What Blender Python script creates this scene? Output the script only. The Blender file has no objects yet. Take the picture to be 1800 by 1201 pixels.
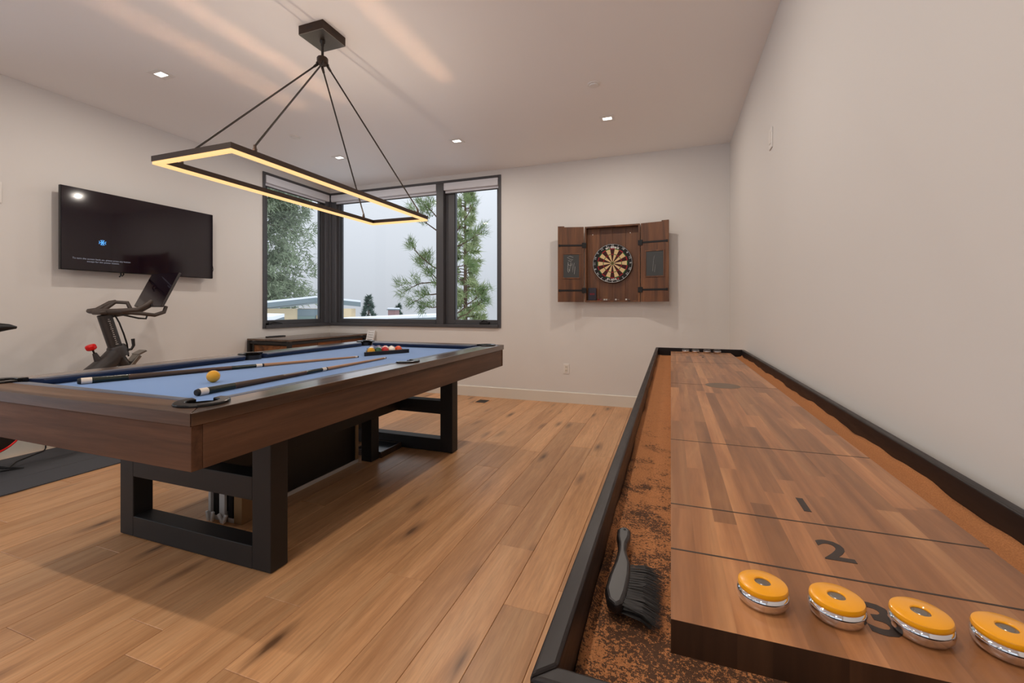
import bpy, bmesh, math, random
from mathutils import Vector, Matrix
R = math.radians
PI = math.pi
random.seed(7)

# ------------------------------------------------------------------ camera, world, exposure
scn = bpy.context.scene
COL = scn.collection
EYE = 1.14                      # camera height above the floor
FPX, YAW, HORIZON = 769.76, 0.348, 541.73
cd = bpy.data.cameras.new('camera')
cd.sensor_width = 36.0
cd.lens = FPX * 36.0 / 1800.0
cd.shift_y = -(600.5 - HORIZON) / 1800.0
cd.clip_start = 0.02
cd.clip_end = 300
cam = bpy.data.objects.new('camera', cd)
COL.objects.link(cam)
cam.location = (0, 0, EYE)
cam.rotation_euler = (PI / 2, 0, YAW)
scn.camera = cam

world = bpy.data.worlds.new('overcast_sky')
scn.world = world
world.use_nodes = True
bg = world.node_tree.nodes['Background']
# overcast sky: brightness rises from the horizon to the zenith as 1 + 2 sin(elevation)
wt = world.node_tree
w_tc = wt.nodes.new('ShaderNodeTexCoord'); w_sx = wt.nodes.new('ShaderNodeSeparateXYZ')
w_mx = wt.nodes.new('ShaderNodeMath'); w_mx.operation = 'MAXIMUM'; w_mx.inputs[1].default_value = 0.0
w_ma = wt.nodes.new('ShaderNodeMath'); w_ma.operation = 'MULTIPLY_ADD'; w_ma.inputs[1].default_value = 2.0; w_ma.inputs[2].default_value = 1.0
wt.links.new(w_tc.outputs['Generated'], w_sx.inputs[0]); wt.links.new(w_sx.outputs['Z'], w_mx.inputs[0])
wt.links.new(w_mx.outputs[0], w_ma.inputs[0]); wt.links.new(w_ma.outputs[0], bg.inputs[1])
bg.inputs[0].default_value = (0.56, 0.60, 0.655, 1)

vs = scn.view_settings
vs.view_transform = 'Standard'
vs.look = 'None'
vs.gamma = 1
vs.use_curve_mapping = False
vs.exposure = 0.0
LAMP_W = 9.8                   # each recessed downlight
LAMP_COL = (1.0, 0.90, 0.80)

# room dimensions (metres)
XL, XR, YB, YF, CH = -4.745, 0.591, 5.18, -2.6, 2.903
SILL, HEAD = 0.885, 2.835
WIN_Y, WIN_X = 4.036, -2.025    # where the corner window ends on the left and back wall

def at(u, v, d):                # a point d metres in front of the viewpoint (used for the far outdoors)
    c, s = math.cos(YAW), math.sin(YAW)
    a, b = (u - 900) / FPX, (HORIZON - v) / FPX
    return Vector((d * (-s + a * c), d * (c + a * s), EYE + d * b))

# ------------------------------------------------------------------ materials
def lin(r, g, b):
    f = lambda x: (x / 255) / 12.92 if x <= 10 else (((x / 255) + 0.055) / 1.055) ** 2.4
    return (f(r), f(g), f(b), 1)
MATS = {}
def mat(name, rgb, rough=0.5, metal=0.0, **kw):
    m = bpy.data.materials.new(name)
    m.use_nodes = True
    p = m.node_tree.nodes['Principled BSDF']
    p.inputs['Base Color'].default_value = lin(*rgb)
    p.inputs['Roughness'].default_value = rough
    p.inputs['Metallic'].default_value = metal
    for k, v in kw.items():
        p.inputs[k.replace('_', ' ')].default_value = v
    MATS[name] = m
    return m
class NT:
    def __init__(s, m):
        s.m = m; s.t = m.node_tree; s.p = s.t.nodes['Principled BSDF']
    def n(s, typ, **kw):
        nd = s.t.nodes.new(typ)
        for k, v in kw.items():
            if k.startswith('i_'):
                key = k[2:].replace('_', ' ')
                nd.inputs[int(key) if key.isdigit() else key].default_value = v
            else: setattr(nd, k, v)
        return nd
    def l(s, a, b): s.t.links.new(a, b)
    def coord(s, kind='Object', scale=(1, 1, 1), rnd=False):
        tc = s.n('ShaderNodeTexCoord'); mp = s.n('ShaderNodeMapping')
        mp.inputs['Scale'].default_value = scale
        s.l(tc.outputs[kind], mp.inputs['Vector'])
        if rnd:
            oi = s.n('ShaderNodeObjectInfo')
            mu = s.n('ShaderNodeVectorMath', operation='MULTIPLY')
            mu.inputs[1].default_value = (37, 53, 71)
            cb = s.n('ShaderNodeCombineXYZ')
            for i in range(3): s.l(oi.outputs['Random'], cb.inputs[i])
            s.l(cb.outputs[0], mu.inputs[0]); s.l(mu.outputs[0], mp.inputs['Location'])
        return mp.outputs[0]
    def noise(s, vec, scale=5, detail=4, rough=.6, dist=0):
        nd = s.n('ShaderNodeTexNoise')
        nd.inputs['Scale'].default_value = scale; nd.inputs['Detail'].default_value = detail
        nd.inputs['Roughness'].default_value = rough; nd.inputs['Distortion'].default_value = dist
        s.l(vec, nd.inputs['Vector']); return nd.outputs['Fac']
    def ramp(s, fac, stops):
        r = s.n('ShaderNodeValToRGB'); e = r.color_ramp.elements
        while len(e) < len(stops): e.new(0.5)
        for el, (pos, col) in zip(e, stops):
            el.position = pos; el.color = col if len(col) == 4 else (*col, 1)
        s.l(fac, r.inputs[0]); return r.outputs[0]
    def mix(s, fac, a, b, blend='MIX'):
        x = s.n('ShaderNodeMix', data_type='RGBA', blend_type=blend)
        for inp, v in ((x.inputs[0], fac), (x.inputs[6], a), (x.inputs[7], b)):
            if hasattr(v, 'links') or hasattr(v, 'is_linked'): s.l(v, inp)
            else: inp.default_value = v
        return x.outputs[2]
    def math(s, op, a, b=0.0):
        x = s.n('ShaderNodeMath', operation=op)
        for i, v in enumerate((a, b)):
            if hasattr(v, 'is_linked'): s.l(v, x.inputs[i])
            else: x.inputs[i].default_value = v
        return x.outputs[0]
    def color(s, c): s.l(c, s.p.inputs['Base Color'])
    def bump(s, h, strength=.2, dist=.002):
        b = s.n('ShaderNodeBump'); b.inputs['Strength'].default_value = strength
        b.inputs['Distance'].default_value = dist
        s.l(h, b.inputs['Height']); s.l(b.outputs[0], s.p.inputs['Normal'])

def wood(name, dark, mid, light, axis='Y', rough=.45, fine=60, knots=0.0, vary=.25, rnd=True, bump=.15, dens=1.0):
    """grain runs along one object axis; each object gets its own offset and tone"""
    m = mat(name, mid, rough); t = NT(m)
    sc = {'X': (.6, 9, 9), 'Y': (9, .6, 9), 'Z': (9, 9, .6)}[axis]
    v = t.coord('Object', tuple(x * dens for x in sc), rnd)
    a = t.noise(v, 1.1, 5, .62, .9)
    f = t.noise(v, fine / 9, 3, .7, .3)
    c = t.ramp(a, [(.28, lin(*dark)), (.50, lin(*mid)), (.74, lin(*light))])
    fc = t.ramp(f, [(.30, (.62, .60, .58)), (.62, (1, 1, 1))])
    c = t.mix(.55, c, fc, 'MULTIPLY')
    if knots:
        sk = {'X': (2, 8, 8), 'Y': (8, 2, 8), 'Z': (8, 8, 2)}[axis]
        kv = t.coord('Object', sk, rnd)
        vo = t.n('ShaderNodeTexVoronoi'); vo.inputs['Scale'].default_value = 1.0
        t.l(kv, vo.inputs['Vector'])
        wob = t.noise(v, 3, 3, .6)
        dd = t.math('ADD', vo.outputs['Distance'], t.math('MULTIPLY', t.math('SUBTRACT', wob, .5), .30))
        kk = t.ramp(dd, [(.05, (1, 1, 1)), (.12, (.55, .55, .55)), (.30, (0, 0, 0))])
        pick = t.n('ShaderNodeSeparateColor'); t.l(vo.outputs['Color'], pick.inputs[0])
        kk = t.math('MULTIPLY', kk, t.math('GREATER_THAN', pick.outputs[0], .5))
        c = t.mix(t.math('MULTIPLY', kk, knots), c, lin(74, 48, 32))
    if rnd and vary:
        oi = t.n('ShaderNodeObjectInfo')
        hs = t.n('ShaderNodeHueSaturation')
        mr = t.n('ShaderNodeMapRange'); mr.inputs[3].default_value = 1 - vary; mr.inputs[4].default_value = 1 + vary
        t.l(oi.outputs['Random'], mr.inputs[0]); t.l(mr.outputs[0], hs.inputs['Value'])
        t.l(c, hs.inputs['Color']); c = hs.outputs[0]
    t.color(c); t.bump(f, bump, .001)
    t.l(t.p.inputs['Normal'].links[0].from_socket, t.p.inputs['Coat Normal'])
    return m

# walls and ceiling: warm white paint with a faint roller texture
for nm, rgb in (('wall_paint', (224, 220, 215)), ('ceiling_paint', (243, 240, 236))):
    m = mat(nm, rgb, .75); t = NT(m)
    t.bump(t.noise(t.coord('Object'), 260, 2), .06, .001)
mat('trim_paint', (226, 219, 206), .45)
wood('oak_floor', (184, 132, 88), (206, 154, 108), (220, 172, 126), 'Y', .34, 90, .85, .17, bump=.12)
mat('subfloor', (60, 44, 32), .9)
wood('rail_oak', (46, 31, 22), (88, 63, 46), (120, 92, 70), 'Y', .30, 40, 0, .06, bump=.30)
wood('rail_oak_x', (46, 31, 22), (88, 63, 46), (120, 92, 70), 'X', .42, 55, 0, .06, bump=.3)
wood('apron_oak', (66, 44, 30), (92, 62, 43), (112, 78, 56), 'Y', .5, 60, 0, .05, bump=.25)
wood('apron_oak_x', (66, 44, 30), (92, 62, 43), (112, 78, 56), 'X', .62, 60, 0, .05, bump=.25)
wood('walnut', (122, 78, 46), (166, 112, 70), (204, 148, 98), 'Y', .33, 60, .20, .26, bump=.05)
wood('walnut_end_shaded', (44, 28, 18), (66, 43, 28), (84, 58, 38), 'Z', .5, 60, 0, .2)  # end grain, darkened further to hold the shade on the front face
wood('cabinet_pine', (60, 34, 18), (104, 64, 36), (136, 88, 50), 'Z', .5, 60, .8, .12)
wood('rustic_panel', (62, 38, 22), (134, 82, 40), (178, 116, 62), 'Y', .6, 40, .6, .15, dens=.8)
wood('cue_maple', (150, 108, 76), (178, 134, 98), (196, 154, 118), 'X', .3, 40, 0, .05, bump=.02)
wood('rosewood', (44, 26, 18), (70, 42, 28), (98, 62, 40), 'X', .3, 40, 0, .05, bump=.02)
wood('raw_pine', (150, 122, 88), (178, 148, 110), (196, 168, 130), 'Z', .6, 40, 0, .05)
wood('console_top', (76, 60, 50), (104, 84, 70), (126, 104, 88), 'Y', .2, 40, 0, .05)  # tone lightened to carry some of the light reflected off the top
wood('tray_wood', (42, 30, 24), (66, 48, 38), (90, 68, 54), 'Y', .4, 40, 0, .05)
MATS['rail_oak'].node_tree.nodes['Principled BSDF'].inputs['Coat Weight'].default_value = .9
MATS['rail_oak'].node_tree.nodes['Principled BSDF'].inputs['Coat Roughness'].default_value = .17
for q_ in ('apron_oak_x', 'rail_oak_x'): MATS[q_].node_tree.nodes['Principled BSDF'].inputs['Specular IOR Level'].default_value = .25
m = mat('black_leg', (27, 25, 25), .55); t = NT(m)
t.bump(t.noise(t.coord('Object', (40, 40, 40)), 8, 3), .12, .001)
# billiard cloth
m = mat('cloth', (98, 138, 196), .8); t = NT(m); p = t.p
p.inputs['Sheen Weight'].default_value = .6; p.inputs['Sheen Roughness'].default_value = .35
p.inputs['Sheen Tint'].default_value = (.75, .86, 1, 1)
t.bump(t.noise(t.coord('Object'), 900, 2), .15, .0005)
m = mat('cloth_shaded', (32, 43, 70), .32); t = NT(m); p = t.p  # same cloth with the cushion faces' shade put into its colour
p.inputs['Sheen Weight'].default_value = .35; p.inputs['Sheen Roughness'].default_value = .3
mat('pocket_leather', (24, 22, 24), .38)
mat('pocket_iron', (34, 32, 32), .22, .6)
mat('cue_wrap', (70, 52, 40), .7)
mat('cue_green', (26, 36, 26), .25)
mat('cue_ivory', (226, 212, 196), .3)
mat('cue_gold', (190, 160, 80), .3, .5)
mat('rubber', (24, 22, 22), .7)
mat('chrome', (225, 225, 228), .08, 1.0)
mat('steel', (150, 146, 140), .28, 1.0)
mat('dark_metal', (48, 42, 38), .4, .5)
mat('bronze_metal', (62, 48, 40), .42, .6)
m = mat('lacquer_rail', (32, 26, 25), .28); t = NT(m)
sc_ = t.noise(t.coord('Object', (30, 4, 30)), 2, 6, .7)
t.l(t.ramp(sc_, [(.3, (.34, .34, .34)), (.7, (.46, .46, .46))]), t.p.inputs['Roughness']); t.p.inputs['Specular IOR Level'].default_value = .3
mat('cap_yellow', (250, 170, 10), .28, 0, Coat_Weight=.4)
mat('cap_dark', (40, 38, 40), .3, 0, Coat_Weight=.4)
mat('print_black', (52, 40, 34), .5)
mat('print_grey', (112, 92, 74), .5)
# carpet in the gutter: rust brown pile with patches of dark sand
m = mat('gutter_carpet', (158, 96, 52), .95); t = NT(m); v = t.coord('Object')
fine = t.noise(v, 420, 3, .8); blot = t.noise(v, 16, 4, .65, .4)
c = t.ramp(fine, [(.3, lin(156, 98, 56)), (.7, lin(206, 140, 86))])
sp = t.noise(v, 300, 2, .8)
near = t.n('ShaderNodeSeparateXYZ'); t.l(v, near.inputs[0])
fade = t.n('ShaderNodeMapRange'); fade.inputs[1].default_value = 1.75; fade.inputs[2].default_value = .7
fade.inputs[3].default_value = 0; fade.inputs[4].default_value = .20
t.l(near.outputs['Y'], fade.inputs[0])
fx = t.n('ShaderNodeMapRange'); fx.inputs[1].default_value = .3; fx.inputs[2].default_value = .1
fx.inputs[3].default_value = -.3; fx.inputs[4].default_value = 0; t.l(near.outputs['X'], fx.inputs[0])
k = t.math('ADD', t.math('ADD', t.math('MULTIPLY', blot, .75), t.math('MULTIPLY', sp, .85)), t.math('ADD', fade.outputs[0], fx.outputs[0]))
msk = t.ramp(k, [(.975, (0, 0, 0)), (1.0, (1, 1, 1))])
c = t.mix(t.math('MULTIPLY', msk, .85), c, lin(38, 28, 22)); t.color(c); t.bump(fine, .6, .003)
mat('bristle', (26, 23, 22), .6)
mat('brush_wood', (30, 27, 27), .35)
m = mat('window_frame', (72, 71, 74), .42)
mat('gasket', (30, 29, 30), .6)
mat('post_metal', (96, 96, 100), .38, .3)
m = mat('glass', (255, 255, 255), 0.0); t = NT(m); tr = t.n('ShaderNodeBsdfTransparent'); gl = t.n('ShaderNodeBsdfGlossy')
gl.inputs['Roughness'].default_value = 0.01
fr = t.n('ShaderNodeFresnel'); fr.inputs['IOR'].default_value = 1.22
mx = t.n('ShaderNodeMixShader'); t.l(fr.outputs[0], mx.inputs[0]); t.l(tr.outputs[0], mx.inputs[1]); t.l(gl.outputs[0], mx.inputs[2])
t.l(mx.outputs[0], t.t.nodes['Material Output'].inputs['Surface'])
mat('shade_fabric', (222, 222, 226), .8)
mat('white_plastic', (232, 228, 222), .4)
mat('tv_screen', (24, 14, 24), .07, 0, Coat_Weight=.3)
mat('black_plastic', (20, 19, 20), .4)
mat('grey_plastic', (58, 54, 53), .45)
mat('bike_frame', (54, 50, 49), .38)
mat('handlebar_rubber', (72, 62, 56), .55)
mat('red_plastic', (214, 18, 16), .3)
mat('mat_rubber', (66, 66, 70), .8)
mat('slab_black', (16, 15, 15), .35)
mat('aluminium', (206, 200, 194), .4, .1)
mat('cardboard', (140, 104, 66), .85)
mat('tray_black', (26, 26, 30), .12)
mat('white_paint', (224, 222, 220), .5)
mat('chalkboard', (62, 64, 64), .6)
mat('chalk', (196, 196, 192), .9)
mat('iron', (30, 28, 28), .5, .4)
mat('board_black', (22, 20, 20), .8)
mat('board_dark', (58, 14, 16), .85)
mat('board_cream', (214, 188, 140), .85)
mat('board_red', (150, 26, 34), .8)
mat('board_green', (30, 96, 40), .8)
mat('wire', (186, 184, 180), .35, .8)
mat('case_navy', (40, 36, 48), .6)
def emit(name, rgb, s):
    m = mat(name, (0, 0, 0), .5); p = m.node_tree.nodes['Principled BSDF']
    p.inputs['Emission Color'].default_value = (*rgb, 1); p.inputs['Emission Strength'].default_value = s
emit('led_warm', (1.0, .60, .25), 1.25)
emit('lens_glow', (1.0, .90, .80), 5)
emit('screen_text', (.40, .40, .48), .55)
emit('screen_blue', (.10, .42, .95), 1.1)
# outdoors
mat('house_stucco', (222, 200, 162), .8)
mat('house_trim', (122, 136, 140), .6)
mat('house_glass', (120, 138, 132), .1)
m = mat('snow', (240, 244, 250), .8); t = NT(m); t.bump(t.noise(t.coord('Object'), 3, 4), .3, .05)
mat('brick', (150, 120, 118), .9)
mat('bark', (92, 72, 58), .95)
for nm, a, b in (('needles_near', (78, 106, 54), (152, 170, 114)), ('needles_far', (96, 114, 80), (176, 186, 158)),
                 ('needles_mid', (112, 130, 78), (178, 186, 138)), ('needles_fir', (44, 66, 54), (104, 124, 112))):
    m = mat(nm, a, .8); t = NT(m)
    t.color(t.ramp(t.noise(t.coord('Object'), 4.0, 4, .7), [(.35, lin(*a)), (.7, lin(*b))]))

# ------------------------------------------------------------------ mesh helpers
class MB:
    def __init__(s): s.v = []; s.f = []; s.mi = []; s.cur = 0
    def add(s, vs, fs):
        k = len(s.v); s.v += [Vector(x) for x in vs]
        for f in fs: s.f.append([k + i for i in f]); s.mi.append(s.cur)
        return s
    def box(s, x0, x1, y0, y1, z0, z1):
        x0, x1 = sorted((x0, x1)); y0, y1 = sorted((y0, y1)); z0, z1 = sorted((z0, z1))
        return s.add([(x0, y0, z0), (x1, y0, z0), (x1, y1, z0), (x0, y1, z0), (x0, y0, z1), (x1, y0, z1), (x1, y1, z1), (x0, y1, z1)],
                     [(0, 3, 2, 1), (4, 5, 6, 7), (0, 1, 5, 4), (1, 2, 6, 5), (2, 3, 7, 6), (3, 0, 4, 7)])
    def obox(s, c, ax, ay, az):     # oriented box: centre and three half-axis vectors
        c, ax, ay, az = map(Vector, (c, ax, ay, az))
        vs = [c + ax * i + ay * j + az * k for k in (-1, 1) for j in (-1, 1) for i in (-1, 1)]
        return s.add(vs, [(0, 2, 3, 1), (4, 5, 7, 6), (0, 1, 5, 4), (1, 3, 7, 5), (3, 2, 6, 7), (2, 0, 4, 6)])
    def bar(s, a, b, w, h, up=(0, 0, 1)):
        a, b = Vector(a), Vector(b); d = (b - a); L = d.length; d.normalize()
        side = d.cross(Vector(up)).normalized(); u = side.cross(d).normalized()
        return s.obox((a + b) / 2, d * L / 2, side * w / 2, u * h / 2)
    def tube(s, pts, r, n=10, cap=True):
        pts = [Vector(p) for p in pts]; m = len(pts)
        rr = r if isinstance(r, (list, tuple)) else [r] * m
        k = len(s.v); prev = None
        for i, p in enumerate(pts):
            d = (pts[min(i + 1, m - 1)] - pts[max(i - 1, 0)]).normalized()
            if prev is None:
                u = d.orthogonal().normalized()
            else:
                u = (prev - d * prev.dot(d))
                u = u.normalized() if u.length > 1e-6 else d.orthogonal().normalized()
            prev = u; w = d.cross(u)
            for j in range(n):
                a = 2 * PI * j / n
                s.v.append(p + (u * math.cos(a) + w * math.sin(a)) * rr[i])
        for i in range(m - 1):
            for j in range(n):
                s.f.append([k + i * n + j, k + i * n + (j + 1) % n, k + (i + 1) * n + (j + 1) % n, k + (i + 1) * n + j]); s.mi.append(s.cur)
        if cap:
            s.f.append([k + j for j in range(n)][::-1]); s.mi.append(s.cur)
            s.f.append([k + (m - 1) * n + j for j in range(n)]); s.mi.append(s.cur)
        return s
    def lathe(s, prof, c=(0, 0, 0), n=32, axis=(0, 0, 1)):   # prof: (r, h)
        c = Vector(c); w = Vector(axis).normalized(); u = w.orthogonal().normalized(); v = w.cross(u)
        k = len(s.v); m = len(prof)
        for r, h in prof:
            for j in range(n):
                a = 2 * PI * j / n
                s.v.append(c + w * h + (u * math.cos(a) + v * math.sin(a)) * max(r, 1e-5))
        for i in range(m - 1):
            for j in range(n):
                s.f.append([k + i * n + j, k + i * n + (j + 1) % n, k + (i + 1) * n + (j + 1) % n, k + (i + 1) * n + j]); s.mi.append(s.cur)
        return s
    def prism(s, poly, z0, z1):      # vertical extrusion of a 2-D outline
        n = len(poly); vs = [(x, y, z0) for x, y in poly] + [(x, y, z1) for x, y in poly]
        fs = [list(range(n))[::-1], [n + i for i in range(n)]] + [[i, (i + 1) % n, n + (i + 1) % n, n + i] for i in range(n)]
        return s.add(vs, fs)
    def profile(s, poly, fn):        # outline (a, b) swept between t=0 and t=1 through fn(a, b, t)
        n = len(poly); vs = [fn(a, b, 0) for a, b in poly] + [fn(a, b, 1) for a, b in poly]
        fs = [list(range(n))[::-1], [n + i for i in range(n)]] + [[i, (i + 1) % n, n + (i + 1) % n, n + i] for i in range(n)]
        return s.add(vs, fs)
    def xf(s, M, start=0):
        for i in range(start, len(s.v)): s.v[i] = M @ s.v[i]
        return s
    def build(s, name, mats, parent=None, smooth=False, bevel=0, seg=2, origin=None, fix=True):
        off = Vector((0, 0, 0))
        q = parent
        while q is not None: off += q.location; q = q.parent
        o0 = Vector(origin) if origin is not None else off
        me = bpy.data.meshes.new(name)
        me.from_pydata([tuple(v - o0) for v in s.v], [], s.f)
        if not isinstance(mats, (list, tuple)): mats = [mats]
        for m in mats: me.materials.append(MATS[m])
        me.polygons.foreach_set('material_index', s.mi)
        if fix:
            bm = bmesh.new(); bm.from_mesh(me); bmesh.ops.recalc_face_normals(bm, faces=bm.faces); bm.to_mesh(me); bm.free()
        if smooth:
            me.polygons.foreach_set('use_smooth', [True] * len(me.polygons))
            me.set_sharp_from_angle(angle=R(38))
        me.update()
        o = bpy.data.objects.new(name, me); COL.objects.link(o)
        o.parent = parent; o.location = o0 - off
        if bevel:
            b = o.modifiers.new('bevel', 'BEVEL'); b.width = bevel; b.segments = seg; b.limit_method = 'ANGLE'; b.angle_limit = R(40)
        return o
def tag(o, label=None, cat=None, group=None, kind=None):
    for k, v in (('label', label), ('category', cat), ('group', group), ('kind', kind)):
        if v: o[k] = v
    return o
def thing(name, label, cat, loc=(0, 0, 0), group=None, kind=None):
    o = bpy.data.objects.new(name, None); COL.objects.link(o); o.location = loc; o.empty_display_size = .1
    return tag(o, label, cat, group, kind)
def struct(name, mb, m, label, cat, **kw):
    return tag(mb.build(name, m, **kw), label, cat, kind='structure')
def bx(name, b, m, parent=None, bevel=0, **kw): return MB().box(*b).build(name, m, parent, bevel=bevel, **kw)
def copy_tree(o, parent=None):
    c = o.copy(); COL.objects.link(c); c.parent = parent
    for ch in list(o.children): copy_tree(ch, c)
    return c
def text_data(body, size, extrude=.0004, align='CENTER', font_scale=1.0):
    cu = bpy.data.curves.new('lettering', 'FONT'); cu.body = body; cu.size = size; cu.align_x = align; cu.align_y = 'CENTER'; cu.extrude = extrude
    cu.offset = size * .012 * font_scale; cu.resolution_u = 3
    ob = bpy.data.objects.new('lettering', cu); COL.objects.link(ob)
    dg = bpy.context.evaluated_depsgraph_get()
    me = bpy.data.meshes.new_from_object(ob.evaluated_get(dg))
    bpy.data.objects.remove(ob); bpy.data.curves.remove(cu)
    me.materials.clear()
    return me
def text_obj(name, body, size, m, M, parent=None, extrude=.0004, fat=1.0):
    me = text_data(body, size, extrude, font_scale=fat); me.transform(M)
    off = Vector((0, 0, 0)); q = parent
    while q is not None: off += q.location; q = q.parent
    me.transform(Matrix.Translation(-off)); me.materials.append(MATS[m])
    o = bpy.data.objects.new(name, me); COL.objects.link(o); o.parent = parent
    return o
def frame_M(o, x, y):                # matrix: local x,y axes and origin
    x = Vector(x).normalized(); y = Vector(y).normalized(); z = x.cross(y)
    return Matrix(((x.x, y.x, z.x, o[0]), (x.y, y.y, z.y, o[1]), (x.z, y.z, z.z, o[2]), (0, 0, 0, 1)))
def arc(cx, cy, r, a0, a1, n=10):
    return [(cx + r * math.cos(R(a0 + (a1 - a0) * i / n)), cy + r * math.sin(R(a0 + (a1 - a0) * i / n))) for i in range(n + 1)]

# ------------------------------------------------------------------ room shell
T_ = .22
fl = struct('floor', MB().box(XL - T_, XR + T_, YF - T_, YB + T_, -.12, -.005), 'subfloor', 'wide plank oak floor of the games room', 'floor')
PW = .1807
x_edge0 = -.425
joints = {0: [1.575], 1: [1.967], 2: [2.38], 3: [1.592], 4: [2.9], 5: [1.295, 3.45], 6: [.92, 3.1]}
rp = random.Random(3)
i0 = int(math.floor((x_edge0 - XR) / PW)) - 1
for i in range(i0, 40):
    xb = x_edge0 - PW * i; xa = xb - PW
    xa2, xb2 = max(xa, XL), min(xb, XR)
    if xb2 - xa2 < .01: continue
    js = list(joints.get(i, []))
    if not js: js = [rp.uniform(.4, 3.2)]
    y = js[0]
    while y - 1.1 > YF: y -= rp.uniform(1.5, 2.2); js.append(y)
    y = max(js)
    while True:
        y += rp.uniform(1.5, 2.2)
        if y > YB - .3: break
        js.append(y)
    ys = [YF] + sorted(q for q in js if q > YF + .2) + [YB]
    for a, b in zip(ys[:-1], ys[1:]):
        if b - a < .05: continue
        g, ch = .0006, .0014
        x0, x1, y0, y1 = xa2 + g, xb2 - g, a + g, b - g
        mb = MB().add([(x0, y0, -.014), (x1, y0, -.014), (x1, y1, -.014), (x0, y1, -.014), (x0, y0, -ch), (x1, y0, -ch), (x1, y1, -ch), (x0, y1, -ch),
                       (x0 + ch, y0 + ch, 0), (x1 - ch, y0 + ch, 0), (x1 - ch, y1 - ch, 0), (x0 + ch, y1 - ch, 0)],
                      [(0, 1, 5, 4), (1, 2, 6, 5), (2, 3, 7, 6), (3, 0, 4, 7), (4, 5, 9, 8), (5, 6, 10, 9), (6, 7, 11, 10), (7, 4, 8, 11), (8, 9, 10, 11)])
        mb.build('plank', 'oak_floor', fl, origin=((x0 + x1) / 2, (y0 + y1) / 2, 0), fix=False)

struct('ceiling', MB().box(XL - T_, XR + T_, YF - T_, YB + T_, CH, CH + .15), 'ceiling_paint', 'smooth white painted ceiling', 'ceiling')
struct('wall_right', MB().box(XR, XR + T_, YF, YB, -.1, CH), 'wall_paint', 'plain white wall beside the shuffleboard table', 'wall')
DY0, DY1, DX0, DX1, DZ = -2.45, 1.45, -4.6, .35, 2.72      # unseen glazed doors added for daylight: left wall and behind the viewer
struct('wall_front', MB().box(XL, DX0, YF - T_, YF, -.1, CH).box(DX1, XR, YF - T_, YF, -.1, CH).box(DX0, DX1, YF - T_, YF, DZ, CH).box(DX0, DX1, YF - T_, YF, -.1, 0), 'wall_paint', 'plain white wall behind the viewer', 'wall')
struct('wall_left', MB().box(XL - T_, XL, YF, DY0, -.1, CH).box(XL - T_, XL, DY1, WIN_Y, -.1, CH).box(XL - T_, XL, DY0, DY1, DZ, CH).box(XL - T_, XL, DY0, DY1, -.1, 0).box(XL - T_, XL, WIN_Y, YB, -.1, SILL).box(XL - T_, XL, WIN_Y, YB, HEAD, CH),
       'wall_paint', 'white wall carrying the television', 'wall')
struct('wall_back', MB().box(WIN_X, XR + T_, YB, YB + T_, -.1, CH).box(XL - T_, WIN_X, YB, YB + T_, -.1, SILL).box(XL - T_, WIN_X, YB, YB + T_, HEAD, CH),
       'wall_paint', 'white wall carrying the dartboard cabinet', 'wall')
bh, bt = .13, .016
def base(name, a, b, n, label):      # baseboard with an eased top edge
    a, b, n = Vector(a), Vector(b), Vector(n)
    prof = [(0, 0), (bt, 0), (bt, bh - .006), (bt - .005, bh), (0, bh)]
    mb = MB().profile(prof, lambda d, z, t: (a if t == 0 else b) + n * d + Vector((0, 0, z)))
    struct(name, mb, 'trim_paint', label, 'baseboard')
base('baseboard_back', (XL, YB, 0), (XR, YB, 0), (0, -1, 0), 'flat white baseboard below the dartboard wall')
base('baseboard_left', (XL, DY1, 0), (XL, YB - bt, 0), (1, 0, 0), 'flat white baseboard below the television wall')
base('baseboard_right', (XR, YF, 0), (XR, YB - bt, 0), (-1, 0, 0), 'flat white baseboard behind the shuffleboard table')
base('baseboard_front', (DX1, YF, 0), (XR - bt, YF, 0), (0, 1, 0), 'flat white baseboard behind the viewer')

# ------------------------------------------------------------------ corner window
fr_t = .035                          # trim width
gb, gt = .985, 2.78                  # glass bottom / top
def pane(name, b, parent): return bx(name, b, 'glass', parent)
# left wall unit
w1 = thing('window_1', 'tall dark framed window on the television wall side of the corner', 'window', (XL - .1, 4.6, SILL), kind='structure')
x0, x1 = XL - .13, XL + .012
bx('frame_jamb', (x0, x1, WIN_Y, WIN_Y + fr_t, SILL, HEAD), 'window_frame', w1, .003)
bx('frame_head', (x0, x1, WIN_Y + fr_t, YB + .03, HEAD - fr_t, HEAD), 'window_frame', w1, .003)
bx('frame_sill', (x0, x1 + .012, WIN_Y + fr_t, YB - .012, SILL, SILL + .04), 'window_frame', w1, .004)
sx0, sx1 = XL - .12, XL - .055
bx('sash_stile', (sx0, sx1, WIN_Y + fr_t, 4.155, SILL + .04, HEAD - fr_t), 'window_frame', w1, .004)
bx('sash_stile', (sx0, sx1, 5.055, 5.11, SILL + .04, HEAD - fr_t), 'window_frame', w1, .004)
bx('sash_rail', (sx0, sx1, 4.155, 5.055, SILL + .04, gb), 'window_frame', w1, .004)
bx('sash_rail', (sx0, sx1, 4.155, 5.055, gt, HEAD - fr_t), 'window_frame', w1, .004)
bx('glazing_bead', (sx1 - .012, sx1 - .002, 5.04, 5.055, gb, gt), 'gasket', w1)
pane('pane', (XL - .095, XL - .089, 4.15, 5.06, gb - .005, gt + .005), w1)
h = MB().box(XL - .055, XL - .005, 4.13, 4.17, SILL + .04, SILL + .062)
h.tube([(XL - .03, 4.15, SILL + .065), (XL - .01, 4.2, SILL + .075), (XL - .005, 4.28, SILL + .068), (XL - .005, 4.33, SILL + .06)], [.012, .012, .011, .008], 8)
h.build('crank_handle', 'black_plastic', w1, smooth=True)
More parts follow.
